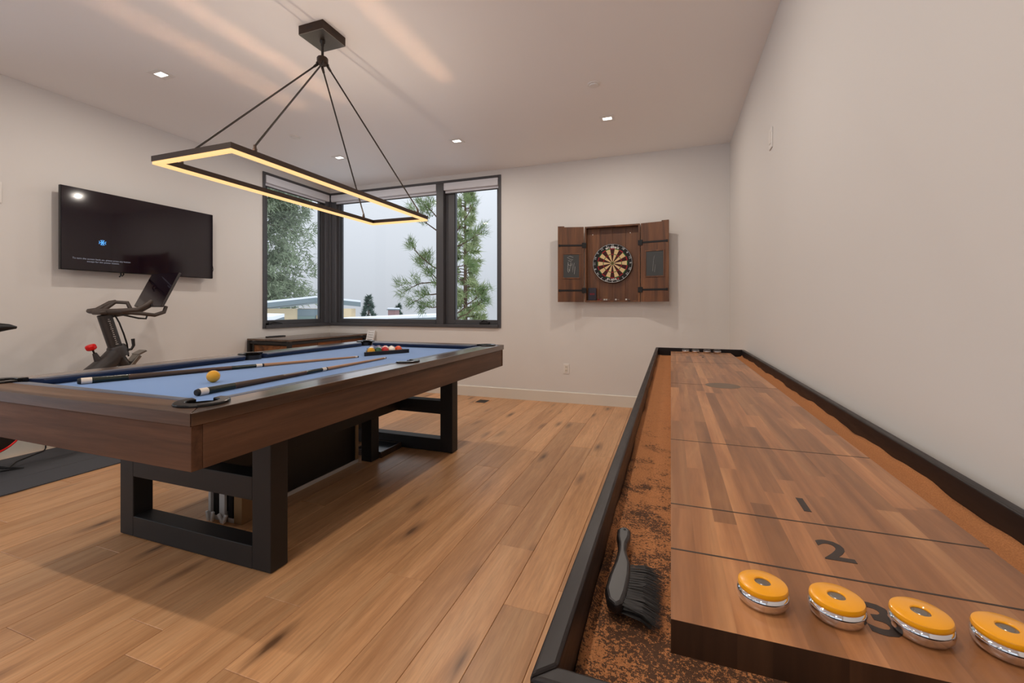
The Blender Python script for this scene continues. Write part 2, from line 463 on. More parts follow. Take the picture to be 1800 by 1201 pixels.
# back wall unit: wide fixed light and a casement
w2 = thing('window_2', 'wide dark framed window with side casement on the dartboard wall', 'window', (-3.4, YB + .1, SILL), kind='structure')
y0, y1 = YB - .012, YB + .13
bx('frame_jamb', (WIN_X - fr_t, WIN_X, y0, y1, SILL, HEAD), 'window_frame', w2, .003)
bx('frame_head', (XL - .03, WIN_X - fr_t, y0, y1, HEAD - fr_t, HEAD), 'window_frame', w2, .003)
bx('frame_sill', (XL + .012, WIN_X - fr_t, y0 - .012, y1, SILL, SILL + .04), 'window_frame', w2, .004)
bx('mullion', (-2.955, -2.85, y0 + .004, y1, SILL + .04, HEAD - fr_t), 'window_frame', w2, .003)
sy0, sy1 = YB + .055, YB + .12
bx('sash_stile', (-4.655, -4.6, sy0, sy1, SILL + .04, HEAD - fr_t), 'window_frame', w2, .004)
bx('sash_stile', (-2.995, -2.955, sy0, sy1, SILL + .04, HEAD - fr_t), 'window_frame', w2, .004)
bx('sash_rail', (-4.6, -2.995, sy0, sy1, SILL + .04, gb), 'window_frame', w2, .004)
bx('sash_rail', (-4.6, -2.995, sy0, sy1, gt, HEAD - fr_t), 'window_frame', w2, .004)
bx('glazing_bead', (-4.6, -4.585, sy0 - .002, sy0 + .01, gb, gt), 'gasket', w2)
pane('pane', (-4.605, -2.99, YB + .089, YB + .095, gb - .005, gt + .005), w2)
bx('sash_stile', (-2.85, -2.705, sy0, sy1, SILL + .04, HEAD - fr_t), 'window_frame', w2, .006)
bx('sash_stile', (-2.105, WIN_X - fr_t, sy0, sy1, SILL + .04, HEAD - fr_t), 'window_frame', w2, .004)
bx('sash_rail', (-2.705, -2.105, sy0, sy1, SILL + .04, gb), 'window_frame', w2, .004)
bx('sash_rail', (-2.705, -2.105, sy0, sy1, gt, HEAD - fr_t), 'window_frame', w2, .004)
bx('glazing_bead', (-2.715, -2.703, sy0 - .004, sy0 + .01, gb, gt), 'gasket', w2)
pane('pane', (-2.71, -2.1, YB + .089, YB + .095, gb - .005, gt + .005), w2)
h = MB().box(-2.33, -2.20, YB + .0, YB + .05, SILL + .04, SILL + .075)
h.tube([(-2.31, YB + .02, SILL + .078), (-2.27, YB + .01, SILL + .095), (-2.22, YB + .005, SILL + .085)], [.012, .012, .009], 8)
h.build('crank_handle', 'black_plastic', w2, bevel=.004)
cp = MB().box(XL - .13, XL - .0, YB + .0, YB + .13, SILL, HEAD).box(XL - .09, XL - .02, YB - .07, YB, SILL + .04, HEAD).box(XL, XL + .09, YB + .02, YB + .09, SILL + .04, HEAD)
struct('trim_1', cp, 'post_metal', 'dark corner post joining the two windows', 'post', bevel=.006)
# unseen glazed doors, added to bring in cool daylight
def glazed(name, label, a, b, nvec, n):
    a, b, nvec = Vector(a), Vector(b), Vector(nvec); d = (b - a).normalized(); L = (b - a).length
    w = thing(name, label, 'door', (a + b) / 2, kind='structure')
    def slab(nm, s0, s1, z0, z1, d0, d1, m):
        c = a + d * (s0 + s1) / 2 + nvec * (d0 + d1) / 2 + Vector((0, 0, (z0 + z1) / 2))
        MB().obox(c, d * (s1 - s0) / 2, nvec * (d1 - d0) / 2, Vector((0, 0, (z1 - z0) / 2))).build(nm, m, w)
    slab('frame_head', 0, L, DZ - .06, DZ, -.14, -.02, 'window_frame'); slab('threshold', 0, L, 0, .03, -.14, -.02, 'window_frame')
    for i in range(n + 1): slab('stile', max(0, i * L / n - .04), min(L, i * L / n + .04), .03, DZ - .06, -.14, -.02, 'window_frame')
    for i in range(n): slab('pane', i * L / n + .04, (i + 1) * L / n - .04, .03, DZ - .06, -.085, -.079, 'glass')
glazed('added_door_1', 'unseen dark framed glazed doors added in the television wall for daylight', (XL, DY0, 0), (XL, DY1, 0), (1, 0, 0), 3)
glazed('added_door_2', 'unseen dark framed glazed doors added behind the viewer for daylight', (DX0, YF, 0), (DX1, YF, 0), (0, 1, 0), 3)
# roller shades, drawn up
def shade(label, a, b, n):
    a, b, n = Vector(a), Vector(b), Vector(n)
    t = thing('roller_shade', label, 'shade', (a + b) / 2, 'white roller shades drawn up in the corner window')
    P = lambda d, z, q: (a if q == 0 else b) + n * d + Vector((0, 0, z))
    MB().profile([(-.045, -.095), (.022, -.095), (.026, -.05), (.022, 0), (-.045, 0)], P).build('valance', 'shade_fabric', t, bevel=.004)
    MB().profile([(-.03, -.125), (-.024, -.125), (-.024, -.09), (-.03, -.09)], P).build('shade_cloth', 'shade_fabric', t)
    MB().profile([(-.034, -.137), (-.02, -.137), (-.02, -.123), (-.034, -.123)], P).build('hem_bar', 'grey_plastic', t)
zt = HEAD - fr_t
shade('white roller shade over the window beside the television wall', (XL - .005, WIN_Y + fr_t + .005, zt), (XL - .005, YB - .03, zt), (1, 0, 0))
shade('widest white roller shade, over the large middle pane', (XL + .03, YB + .005, zt), (-2.958, YB + .005, zt), (0, -1, 0))
shade('narrow white roller shade over the casement nearest the dartboard', (-2.84, YB + .005, zt), (WIN_X - fr_t - .005, YB + .005, zt), (0, -1, 0))

# ------------------------------------------------------------------ ceiling fixtures
def downlight(x, y, label, w=LAMP_W):
    t = thing('recessed_light', label, 'ceiling light', (x, y, CH), 'square recessed ceiling lights')
    mb = MB(); a, b, z = .064, .040, CH - .005
    mb.box(x - a, x + a, y - a, y - b, z, CH).box(x - a, x + a, y + b, y + a, z, CH).box(x - a, x - b, y - b, y + b, z, CH).box(x + b, x + a, y - b, y + b, z, CH)
    mb.build('trim', 'white_plastic', t, bevel=.001)
    bx('baffle', (x - b, x + b, y - b, y - .026, CH - .004, CH - .0005), 'white_plastic', t)
    bx('baffle', (x - b, x + b, y + .026, y + b, CH - .004, CH - .0005), 'white_plastic', t)
    bx('lens', (x - b, x + b, y - .026, y + .026, CH - .004, CH - .001), 'lens_glow', t)
    ld = bpy.data.lights.new('downlight', 'AREA'); ld.shape = 'RECTANGLE'; ld.size = .075; ld.size_y = .05
    ld.energy = w; ld.color = LAMP_COL
    lo = bpy.data.objects.new('lamp_light', ld); COL.objects.link(lo); lo.parent = t; lo.location = (0, 0, -.007)
downlight(-3.61, 2.2, 'lit recessed ceiling light above the television')
downlight(-3.645, 4.13, 'lit recessed ceiling light nearest the window corner')
downlight(-2.12, 4.14, 'lit recessed ceiling light above the casement window')
downlight(-.555, 4.125, 'lit recessed ceiling light above the dartboard cabinet')
downlight(-.555, 2.2, 'recessed ceiling light above the middle of the shuffleboard table')
for x, nm in ((-3.61, 'bike side'), (-2.12, 'pool table end'), (-.555, 'shuffleboard end')):
    downlight(x, .27, 'recessed ceiling light over the %s of the room' % nm)
    downlight(x, -1.66, 'recessed ceiling light behind the viewer on the %s' % nm)
for x, y, lb in ((-.569, 3.46, 'round white detector on the ceiling before the dartboard wall'), (-3.633, 3.475, 'round white detector on the ceiling near the window corner')):
    t = thing('ceiling_detector', lb, 'detector', (x, y, CH), 'round ceiling detectors')
    MB().lathe([(0, -.016), (.034, -.016), (.036, -.012), (.036, -.008)], (x, y, CH), 28).build('cover', 'white_plastic', t, smooth=True)
    MB().lathe([(.036, -.008), (.050, -.006), (.052, 0)], (x, y, CH), 28).build('base_ring', 'white_plastic', t, smooth=True)

# ------------------------------------------------------------------ pendant over the pool table
PX0, PX1, PY0, PY1, PZ = -2.345, -1.815, 1.385, 3.045, 1.830
pc = (-2.09, 2.215)
pd = thing('pendant_light', 'rectangular bronze LED pendant hanging over the pool table', 'lamp', (pc[0], pc[1], CH))
can = MB().box(pc[0] - .095, pc[0] + .095, pc[1] - .10, pc[1] + .10, CH - .055, CH).build('canopy', 'bronze_metal', pd, bevel=.002)
for i in range(4):
    bx('vent_slot', (pc[0] + .0945, pc[0] + .0955, pc[1] - .02 + i * .012, pc[1] - .015 + i * .012, CH - .035, CH - .02), 'gasket', can)
    bx('vent_slot', (pc[0] - .03 + i * .012, pc[0] - .025 + i * .012, pc[1] - .1005, pc[1] - .0995, CH - .035, CH - .02), 'gasket', can)
bx('canopy_plate', (pc[0] - .094, pc[0] + .094, pc[1] - .099, pc[1] + .099, CH - .058, CH - .055), 'steel', pd)
MB().lathe([(0, -.058), (.016, -.058), (.016, -.07), (.010, -.078), (.010, -.09), (.008, -.095), (.008, -.165), (0, -.165)], (*pc, CH), 20).build('stem', 'dark_metal', pd, smooth=True)
hz = CH - .165
MB().lathe([(0, 0), (.030, 0), (.034, -.006), (.034, -.035), (.026, -.045), (0, -.045)], (*pc, hz), 24).build('hub', 'bronze_metal', pd, smooth=True)
bw, bhh = .026, .040
def frame_bar(a, b, e0, e1):        # mitred bar with a glowing strip in its lower channel
    a, b = Vector(a), Vector(b); d = (b - a).normalized(); s = Vector((-d.y, d.x, 0))   # s points into the frame
    def sweep(poly):
        def fn(o, z, t): return (a + d * (o) if t == 0 else b - d * (o)) + s * o + Vector((0, 0, PZ + z))
        return MB().profile(poly, fn)
    o = sweep([(0, .014), (bw, .014), (bw, bhh), (0, bhh)]).build('frame_bar', 'bronze_metal', pd)
    sweep([(.003, .001), (bw - .002, .001), (bw - .002, .0145), (.003, .0145)]).build('led_strip', 'led_warm', o)
cs = [(PX0, PY0, 0), (PX1, PY0, 0), (PX1, PY1, 0), (PX0, PY1, 0)]
for i in range(4): frame_bar(cs[i], cs[(i + 1) % 4], 0, 0)
for (x, y) in ((PX0 + .013, PY0 + .13), (PX1 - .013, PY0 + .13), (PX0 + .013, PY1 - .13), (PX1 - .013, PY1 - .13)):
    top = Vector((pc[0] + math.copysign(.022, x - pc[0]), pc[1] + math.copysign(.022, y - pc[1]), hz - .05))
    bot = Vector((x, y, PZ + bhh + .028)); d = (bot - top).normalized()
    ro = MB().tube([top, bot], .0052, 8).build('suspension_rod', 'dark_metal', pd, smooth=True)
    MB().lathe([(0, 0), (.010, 0), (.010, .014), (.007, .02), (.007, .032), (0, .034)], (x, y, PZ + bhh), 12).build('rod_ferrule', 'bronze_metal', ro, smooth=True)
    MB().tube([top - Vector((0, 0, -.015)), top, top + d * .03], [.007, .009, .007], 8).build('rod_swivel', 'dark_metal', ro, smooth=True)
# light that leaks upward out of the bars in narrow sheets
def leak(loc, rot, L, w):
    ld = bpy.data.lights.new('pendant_leak', 'AREA'); ld.shape = 'RECTANGLE'; ld.size = .006; ld.size_y = L
    ld.energy = w; ld.color = (1, .58, .30); ld.spread = R(15)
    lo = bpy.data.objects.new('lamp_light', ld); COL.objects.link(lo); lo.parent = pd
    lo.location = Vector(loc) - pd.location; lo.rotation_euler = rot
zl = PZ + bhh + .004
leak((PX0 + .004, 2.215, zl), (R(180), R(-16), 0), 1.55, .16)
leak((PX0 + .004, 2.215, zl), (R(180), R(-34.5), 0), 1.55, .16)
leak((PX1 - .004, 2.215, zl), (R(180), R(10), 0), 1.55, .16)
for x in (PX0 + .013, PX1 - .013):          # soft uplight from the open top of the long bars
    leak((x, 2.215, zl + .001), (R(180), 0, 0), 1.5, 2.6)
    ul = COL.objects[-1].data; ul.spread = R(170); ul.size = .014; ul.color = (1, .80, .62)

# ------------------------------------------------------------------ pool table
TX0, TX1, TY0, TY1, TZ = -2.855, -1.369, .915, 3.568, .82
CW, BED, PR = .118, .785, .062       # cap width, bed height, pocket radius
pool = thing('pool_table', 'dark oak pool table with blue cloth and black frame legs', 'pool table', ((TX0 + TX1) / 2, (TY0 + TY1) / 2, 0))
ix0, ix1, iy0, iy1 = TX0 + CW, TX1 - CW, TY0 + CW, TY1 - CW
ym = (TY0 + TY1) / 2
g = .0008
# rail caps, mitred, cut round the pockets
near = [(TX0, TY0), (TX1, TY0)] + arc(ix1, iy0, PR, -45, -180, 12) + arc(ix0, iy0, PR, 0, -135, 12)
MB().prism(near, TZ - .041, TZ).build('rail_cap', 'rail_oak_x', pool, bevel=.002)
far = [(x, TY0 + TY1 - y) for x, y in near]
MB().prism(far, TZ - .041, TZ).build('rail_cap', 'rail_oak_x', pool, bevel=.002)
right = [(TX1, TY0 + .0015), (TX1, TY1 - .0015)] + arc(ix1, iy1, PR, 45, -90, 12) + [(ix1, ym + PR)] + arc(ix1, ym, PR, 90, -90, 12) + arc(ix1, iy0, PR, 90, -45, 12)
right = [(TX1, TY0 + .0015), (TX1, TY1 - .0015)] + arc(ix1, iy1, PR, 43, -90, 12) + arc(ix1, ym, PR, 90, -90, 14) + arc(ix1, iy0, PR, 90, -43, 12)
MB().prism(right, TZ - .041, TZ).build('rail_cap', 'rail_oak', pool, bevel=.002)
MB().prism([(TX0 + TX1 - x, y) for x, y in right], TZ - .041, TZ).build('rail_cap', 'rail_oak', pool, bevel=.002)
# aprons
ao, az0, az1 = .008, .637, TZ - .0425
MB().box(TX0 + ao, TX1 - ao, TY0 + ao, TY0 + ao + .035, az0, az1).build('apron', 'apron_oak_x', pool, bevel=.002)
MB().box(TX0 + ao, TX1 - ao, TY1 - ao - .035, TY1 - ao, az0, az1).build('apron', 'apron_oak_x', pool, bevel=.002)
for xa, xb in ((TX0 + ao, TX0 + ao + .035), (TX1 - ao - .035, TX1 - ao)):
    MB().box(xa, xb, TY0 + ao + .036, TY1 - ao - .036, az0, az1).build('apron', 'apron_oak', pool, bevel=.002)
# slate bed with pocket cut-outs
bedp = arc(ix0, iy0, PR, 90, 0, 8) + arc(ix1, iy0, PR, 180, 90, 8) + arc(ix1, ym, PR, 270, 90, 12) + arc(ix1, iy1, PR, 270, 180, 8) + arc(ix0, iy1, PR, 0, -90, 8) + arc(ix0, ym, PR, 90, -90, 12)
MB().prism(bedp, BED - .06, BED).build('bed', 'cloth', pool)
MB().box(TX0 + .05, TX1 - .05, TY0 + .05, TY1 - .05, az0 + .01, az0 + .03).build('under_panel', 'black_leg', pool)
# cushions
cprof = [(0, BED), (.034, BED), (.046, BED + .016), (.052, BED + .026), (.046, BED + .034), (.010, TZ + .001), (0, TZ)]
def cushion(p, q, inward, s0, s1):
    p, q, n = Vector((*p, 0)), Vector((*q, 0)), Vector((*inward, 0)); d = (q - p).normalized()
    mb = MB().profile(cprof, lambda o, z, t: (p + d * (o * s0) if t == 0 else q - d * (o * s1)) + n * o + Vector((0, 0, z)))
    mb.build('cushion', 'cloth_shaded', pool, bevel=.003)
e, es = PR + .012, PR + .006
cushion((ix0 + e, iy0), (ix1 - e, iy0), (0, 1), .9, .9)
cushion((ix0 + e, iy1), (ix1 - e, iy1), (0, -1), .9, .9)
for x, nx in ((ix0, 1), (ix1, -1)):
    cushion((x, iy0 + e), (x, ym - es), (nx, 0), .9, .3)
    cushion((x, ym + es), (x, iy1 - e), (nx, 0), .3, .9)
# pockets: leather bucket and flat iron rim
def pocket(x, y, a0, a1):
    k = 24; mb = MB()
    mb.lathe([(PR - .001, TZ - .004), (PR - .002, BED - .03), (PR - .008, BED - .10), (.02, BED - .115), (0, BED - .115)], (x, y, 0), k)
    o = mb.build('pocket', 'pocket_leather', pool, smooth=True)
    ring = arc(x, y, PR + .020, a0, a1, 20) + arc(x, y, PR - .016, a1, a0, 20)
    MB().prism(ring, TZ - .012, TZ + .009).build('pocket_rim', 'pocket_iron', o, bevel=.004)
pocket(ix1, iy0, -195, 105); pocket(ix0, iy0, 75, 375); pocket(ix1, iy1, -105, 195); pocket(ix0, iy1, -15, 285)
pocket(ix1, ym, -100, 100); pocket(ix0, ym, 80, 280)
# legs: two open frames, a spine beam and two centre posts
def leg_frame(y0, y1):
    xs = (-2.617, -2.515, -1.713, -1.605)
    fm = MB()
    lf = bx('leg_frame', (xs[1], xs[2], y0, y1, .302, .405), 'black_leg', pool, .003)
    bx('post', (xs[0], xs[1], y0, y1, .004, az0 + .012), 'black_leg', lf, .004)
    bx('post', (xs[2], xs[3], y0, y1, .004, az0 + .012), 'black_leg', lf, .004)
    bx('bottom_beam', (xs[1], xs[2], y0, y1, .004, .104), 'black_leg', lf, .003)
    for x in (-2.57, -1.66): MB().lathe([(0, 0), (.02, 0), (.02, .006), (0, .006)], (x, (y0 + y1) / 2, 0), 12).build('foot_pad', 'rubber', lf)
leg_frame(1.405, 1.495); leg_frame(3.058, 3.148)
bx('spine_beam', (-2.17, -2.08, 1.495, 3.058, .315, .405), 'black_leg', pool, .003)
for y0 in (2.687,): bx('centre_post', (-2.17, -2.08, y0, y0 + .089, 0, .315), 'black_leg', pool, .003)

# things stored beneath the pool table
sp = thing('folded_table_top', 'large black board with pale edge strip standing under the pool table', 'board', (-2.2, 2.2, 0))
bx('board', (-2.215, -2.18, 1.675, 2.63, .024, .60), 'slab_black', sp, .002)
bx('edge_strip', (-2.217, -2.174, 1.675, 2.66, .0, .024), 'aluminium', sp, .001)
bx('end_batten', (-2.222, -2.173, 2.632, 2.66, .024, .60), 'raw_pine', sp, .002)
bx('end_strip', (-2.262, -2.222, 1.66, 1.675, 0, .6), 'aluminium', sp, .002)
sp = thing('folded_table_top', 'black board with metal end strips behind the first board under the pool table', 'board', (-2.3, 2.2, 0))
bx('board', (-2.325, -2.29, 1.675, 2.60, .024, .60), 'slab_black', sp, .002)
bx('edge_strip', (-2.327, -2.288, 1.675, 2.60, 0, .024), 'aluminium', sp, .001)
bx('end_strip', (-2.343, -2.325, 1.66, 1.70, 0, .6), 'aluminium', sp, .002)
for x, a in ((-2.33, .2), (-2.295, -.2), (-2.235, .6), (-2.205, -.5)):
    MB().obox((x, 1.648, .030), (.008 * math.cos(a), 0, .008 * math.sin(a)), (0, .006, 0), (-.026 * math.sin(a), 0, .026 * math.cos(a))).build('clip', 'white_plastic', sp, bevel=.003)
cb = thing('cardboard_box', 'small brown cardboard box tucked under the pool table', 'box', (-2.14, 1.8, 0))
bx('carton', (-2.172, -2.115, 1.675, 1.93, 0, .25), 'cardboard', cb, .002)
bx('flap', (-2.171, -2.145, 1.676, 1.929, .2505, .2525), 'cardboard', cb)
tr = thing('wooden_tray', 'low dark wooden tray with glossy top on the floor under the pool table', 'tray', (-2.25, 2.95, 0))
ta, tb_, tc, td = -2.32, -2.066, 2.785, 3.05
bx('tray_base', (ta, tb_, tc, td, 0, .034), 'tray_wood', tr, .002)
bx('tray_top', (ta + .008, tb_ - .008, tc + .008, td - .008, .0342, .040), 'tray_black', tr)
for b in ((ta, ta + .008, tc, td), (tb_ - .008, tb_, tc, td), (ta + .008, tb_ - .008, tc, tc + .008), (ta + .008, tb_ - .008, td - .008, td)):
    bx('tray_rim', (*b, .0342, .046), 'tray_wood', tr)

# ------------------------------------------------------------------ balls, rack and cues on the cloth
BR = .0286
def ball_mat(name, rgb, stripe):
    m = mat(name, rgb, .08, 0, Coat_Weight=.5); t = NT(m)
    if stripe:
        s = t.n('ShaderNodeSeparateXYZ'); t.l(t.coord('Object'), s.inputs[0])
        a = t.math('ABSOLUTE', s.outputs['Z'])
        t.color(t.ramp(t.math('MULTIPLY', a, 1 / BR), [(.55, lin(*rgb)), (.57, lin(236, 228, 214))]))
def sphere(c, r, n=24):
    return MB().lathe([(r * math.sin(PI * i / n), -r * math.cos(PI * i / n)) for i in range(n + 1)], c, n * 2 - 12)
pool_cols = [('yellow', (222, 160, 24)), ('blue', (24, 44, 130)), ('red', (196, 30, 28)), ('purple', (70, 34, 96)), ('orange', (226, 82, 34)), ('green', (24, 84, 50)), ('maroon', (118, 24, 40))]
for n_, c_ in pool_cols:
    ball_mat('ball_' + n_, c_, False); ball_mat('stripe_' + n_, c_, True)
ball_mat('ball_black', (20, 18, 18), False)
o = sphere((0, 0, 0), BR).build('billiard_ball', 'ball_yellow', smooth=True); ball_me = o.data
o.location = (-2.052, 1.478, BED + BR + .0006)
tag(o, 'yellow billiard ball lying alone on the blue cloth between the cues', 'ball', 'billiard balls')
M0 = Vector((-2.035, 2.825, BED)); dv = Vector((.416, .909, 0)).normalized(); nv = Vector((-dv.y, dv.x, 0))
order = [('yellow', 0), ('green', 0), ('red', 0), ('yellow', 1), ('orange', 0), ('purple', 1), ('blue', 1), ('red', 1), ('maroon', 1), ('green', 1), ('black', 0), ('orange', 1), ('blue', 0), ('maroon', 0), ('purple', 0)]
k = 0; rr_ = random.Random(5)
for row in range(5):
    for j in range(5 - row):
        nm, st = order[k]; k += 1
        pos = M0 + dv * ((j - (4 - row) / 2) * BR * 2.02) + nv * (.014 + BR + row * BR * 1.75) + Vector((0, 0, BR))
        me = ball_me.copy(); me.materials[0] = MATS[('stripe_' if st else 'ball_') + nm]
        b = bpy.data.objects.new('billiard_ball', me); COL.objects.link(b); b.location = pos
        b.rotation_euler = (rr_.uniform(.3, 1.3), rr_.uniform(-.8, .8), rr_.uniform(0, 3))
        tag(b, '%s %s billiard ball in the black triangle rack' % ('white ball with a wide band,' if st else 'solid', nm), 'ball', 'billiard balls')
rk = thing('ball_rack', 'black triangular rack holding the billiard balls', 'rack', M0)
half, thk, ht = .189, .010, .030
cA = M0 - dv * half; cB = M0 + dv * half; cC = M0 + nv * (half * math.sqrt(3))
for p, q in ((cA, cB), (cB, cC), (cC, cA)):
    d_ = (q - p).normalized(); mid = (p + q) / 2; ins = ((M0 + nv * .09) - mid); ins -= d_ * ins.dot(d_); ins.normalize()
    MB().bar(p + ins * thk / 2 + Vector((0, 0, ht / 2)), q + ins * thk / 2 + Vector((0, 0, ht / 2)), thk, ht).build('rack_side', 'pocket_leather', rk, bevel=.003)
def cue(butt, tip, label):
    butt, tip = Vector(butt), Vector(tip); L = (tip - butt).length
    t = thing('pool_cue', label, 'cue', (*butt.xy, BED), 'pool cues')
    rad = lambda s: .0148 + (.0062 - .0148) * s
    segs = [('bumper', 'rubber', 0, .008), ('butt_cap', 'cue_ivory', .008, .034), ('butt_sleeve', 'cue_green', .034, .125), ('sleeve_ring', 'rosewood', .125, .130),
            ('grip_wrap', 'cue_wrap', .130, .325), ('forearm', 'rosewood', .325, .44), ('forearm_sleeve', 'cue_green', .44, .53), ('joint_collar', 'cue_ivory', .53, .553), ('joint_ring', 'rubber', .553, .560),
            ('shaft', 'cue_maple', .56, .982), ('ferrule', 'cue_ivory', .982, .994), ('tip', 'rubber', .994, 1)]
    d = (tip - butt).normalized()
    c0 = Vector((butt.x, butt.y, BED + rad(0) + .0004)); c1 = Vector((tip.x, tip.y, BED + rad(1) + .0004)); d = (c1 - c0)
    for nm, m, a, b in segs:
        ra, rb = rad(a), rad(b)
        if nm == 'bumper': ra *= .8
        mb = MB().tube([Vector((0, 0, 0)), Vector((d.length * (b - a), 0, 0))], [ra, rb], 18)
        o = mb.build(nm, m, None, smooth=True)
        o.parent = t; o.location = c0 + d * a - t.location
        o.rotation_euler = d.to_track_quat('X', 'Z').to_euler()
cue((-2.582, 1.219, 0), (-2.102, 2.571, 0), 'pool cue lying farther from the viewer, its butt at the far rail')
cue((-1.790, 1.218, 0), (-1.873, 2.576, 0), 'pool cue with ribbed grip lying nearest the corner pocket')

# ------------------------------------------------------------------ shuffleboard table
SX0, SX1, SY0, SY1, SZ = -.123, .563, .385, 4.005, .80
RW = .022
GX0, GX1, GY0, GY1, GZ = SX0 + RW, SX1 - RW, SY0 + RW, SY1 - RW, .735
sb = thing('shuffleboard_table', 'long dark framed shuffleboard table against the right wall', 'shuffleboard table', ((SX0 + SX1) / 2, 2.2, 0))
def srail(poly, nm='rail'): return MB().prism(poly, .66, SZ).build(nm, 'lacquer_rail', sb, bevel=.004, seg=3)
srail([(SX0, SY0), (GX0, GY0), (GX0, GY1), (SX0, SY1)]); srail([(SX1, SY0), (SX1, SY1), (GX1, GY1), (GX1, GY0)])
srail([(SX0, SY0), (SX1, SY0), (GX1, GY0), (GX0, GY0)]); srail([(SX0, SY1), (GX0, GY1), (GX1, GY1), (SX1, SY1)])
bx('cradle', (GX0, GX1, GY0, GY1, .66, .72), 'lacquer_rail', sb)
# carpet lining, curled up against the rails with a wavy edge
ny = 150; rows = []
mb = MB(); rc = random.Random(11)
def wob(y, ph): return .0035 * math.sin(y * 9 + ph) + .0025 * math.sin(y * 23 + ph * 2) + .0012 * math.sin(y * 51 + ph)
for i in range(ny + 1):
    y = GY0 + .004 + (GY1 - GY0 - .008) * i / ny
    le, re = .743 + wob(y, .4), .754 + wob(y, 2.1)
    rows.append([(GX0 + .001, y, le), (GX0 + .010, y, GZ + .003), (GX0 + .03, y, GZ), (-.004, y, GZ), (.03, y, GZ), (.42, y, GZ), (.458, y, GZ + .004), (GX1 - .03, y, GZ + .008), (GX1 - .008, y, GZ + .012), (GX1 - .001, y, re)])
n_ = len(rows[0])
mb.add([p for r_ in rows for p in r_], [(i * n_ + j, i * n_ + j + 1, (i + 1) * n_ + j + 1, (i + 1) * n_ + j) for i in range(ny) for j in range(n_ - 1)])
o = mb.build('carpet_lining', 'gutter_carpet', sb, smooth=True, origin=(0, 0, 0))
s_ = o.modifiers.new('pile', 'SOLIDIFY'); s_.thickness = .008; s_.offset = -1
# butcher block playfield, stave by stave
FX0, FX1, FY0, FY1, FZ = 0.0, .454, .547, 3.935, .775
pf = bx('playfield', (FX0 + .003, FX1 - .003, FY0 + .003, FY1 - .003, GZ + .001, FZ - .012), 'walnut', sb)
rs = random.Random(21); ns = 13; sw = (FX1 - FX0) / ns
for i in range(ns):
    y = FY0; xs0, xs1 = FX0 + i * sw, FX0 + (i + 1) * sw
    first = True
    while y < FY1 - .01:
        L = rs.uniform(.25, .6) if first else rs.uniform(.35, .8); first = False
        y2 = min(FY1, y + L)
        if FY1 - y2 < .15: y2 = FY1
        front = .001 if y > FY0 else 0
        z0 = GZ + .001 if (i == 0 or i == ns - 1 or y == FY0 or y2 == FY1) else FZ - .012
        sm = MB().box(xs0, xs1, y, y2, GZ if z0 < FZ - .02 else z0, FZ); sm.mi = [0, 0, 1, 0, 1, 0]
        sm.build('stave', ['walnut', 'walnut_end_shaded'], pf, origin=((xs0 + xs1) / 2, (y + y2) / 2, FZ))
        y = y2
zp = FZ + .0003
def line(y): bx('scoring_line', (FX0, FX1, y - .0018, y + .0018, FZ, zp), 'print_black', pf)
mid = (FY0 + FY1) / 2
for d_ in (.708, .871, 1.297): line(d_); line(2 * mid - d_)
bx('centre_line', (FX0, FX1, 2.272 - .0018, 2.272 + .0018, FZ, zp), 'print_black', pf)
MB().prism(arc(.2285, 2.272, .075, 0, 352.5, 47), FZ, zp + .0002).build('centre_disc', 'print_grey', pf)
for s, y in (('1', .945), ('2', .781), ('3', .627)):
    text_obj('scoring_number', s, .082, 'print_black', frame_M((.231, y, FZ + .0002), (1, 0, 0), (0, 1, 0)), pf, .0002, 1.8)
    text_obj('scoring_number', s, .082, 'print_black', frame_M((.223, 2 * mid - y, FZ + .0002), (-1, 0, 0), (0, -1, 0)), pf, .0002, 1.8)
# support: three pedestal legs
for y0 in (.75, 2.05, 3.4):
    lg = bx('leg', (SX0 + .10, SX1 - .10, y0, y0 + .10, .02, .66), 'lacquer_rail', sb, .006)
    bx('leg_foot', (SX0 + .05, SX1 - .05, y0 - .02, y0 + .12, 0, .02), 'lacquer_rail', lg, .004)
# pucks
def puck(x, y, capm, label, grp):
    t = thing('shuffleboard_puck', label, 'puck', (x, y, zp), grp)
    MB().lathe([(0, 0), (.020, 0), (.0245, .001), (.0280, .006), (.0290, .0115), (.0284, .0150), (.0268, .0165), (.0262, .0172), (0, .0172)], (x, y, zp), 40).build('chrome_base', 'chrome', t, smooth=True)
    c = MB().lathe([(.0262, .0173), (.0274, .0186), (.0277, .0212), (.0268, .0240), (.0245, .0254), (.0098, .0258), (.0089, .0250), (.0087, .0236)], (x, y, zp), 40).build('cap', capm, t, smooth=True)
    MB().lathe([(.0090, .0240), (.0062, .0240), (.0055, .0246), (0, .0246)], (x, y, zp), 24).build('cap_bolt', 'steel', c, smooth=True)
ords = ['nearest the table edge by the brush', 'second from the brush', 'third from the brush, over the number three', 'farthest from the brush, at the picture edge']
for x, nm in zip((.107, .184, .263, .336), ords): puck(x, .617, 'cap_yellow', 'yellow capped chrome puck ' + nm, 'yellow capped pucks')
ords = ['leftmost of the row at the far end', 'second from left at the far end', 'third from left at the far end', 'rightmost of the row at the far end']
for x, nm in zip((.114, .190, .276, .352), ords): puck(x, 3.892, 'cap_dark', 'dark capped chrome puck ' + nm, 'dark capped pucks')
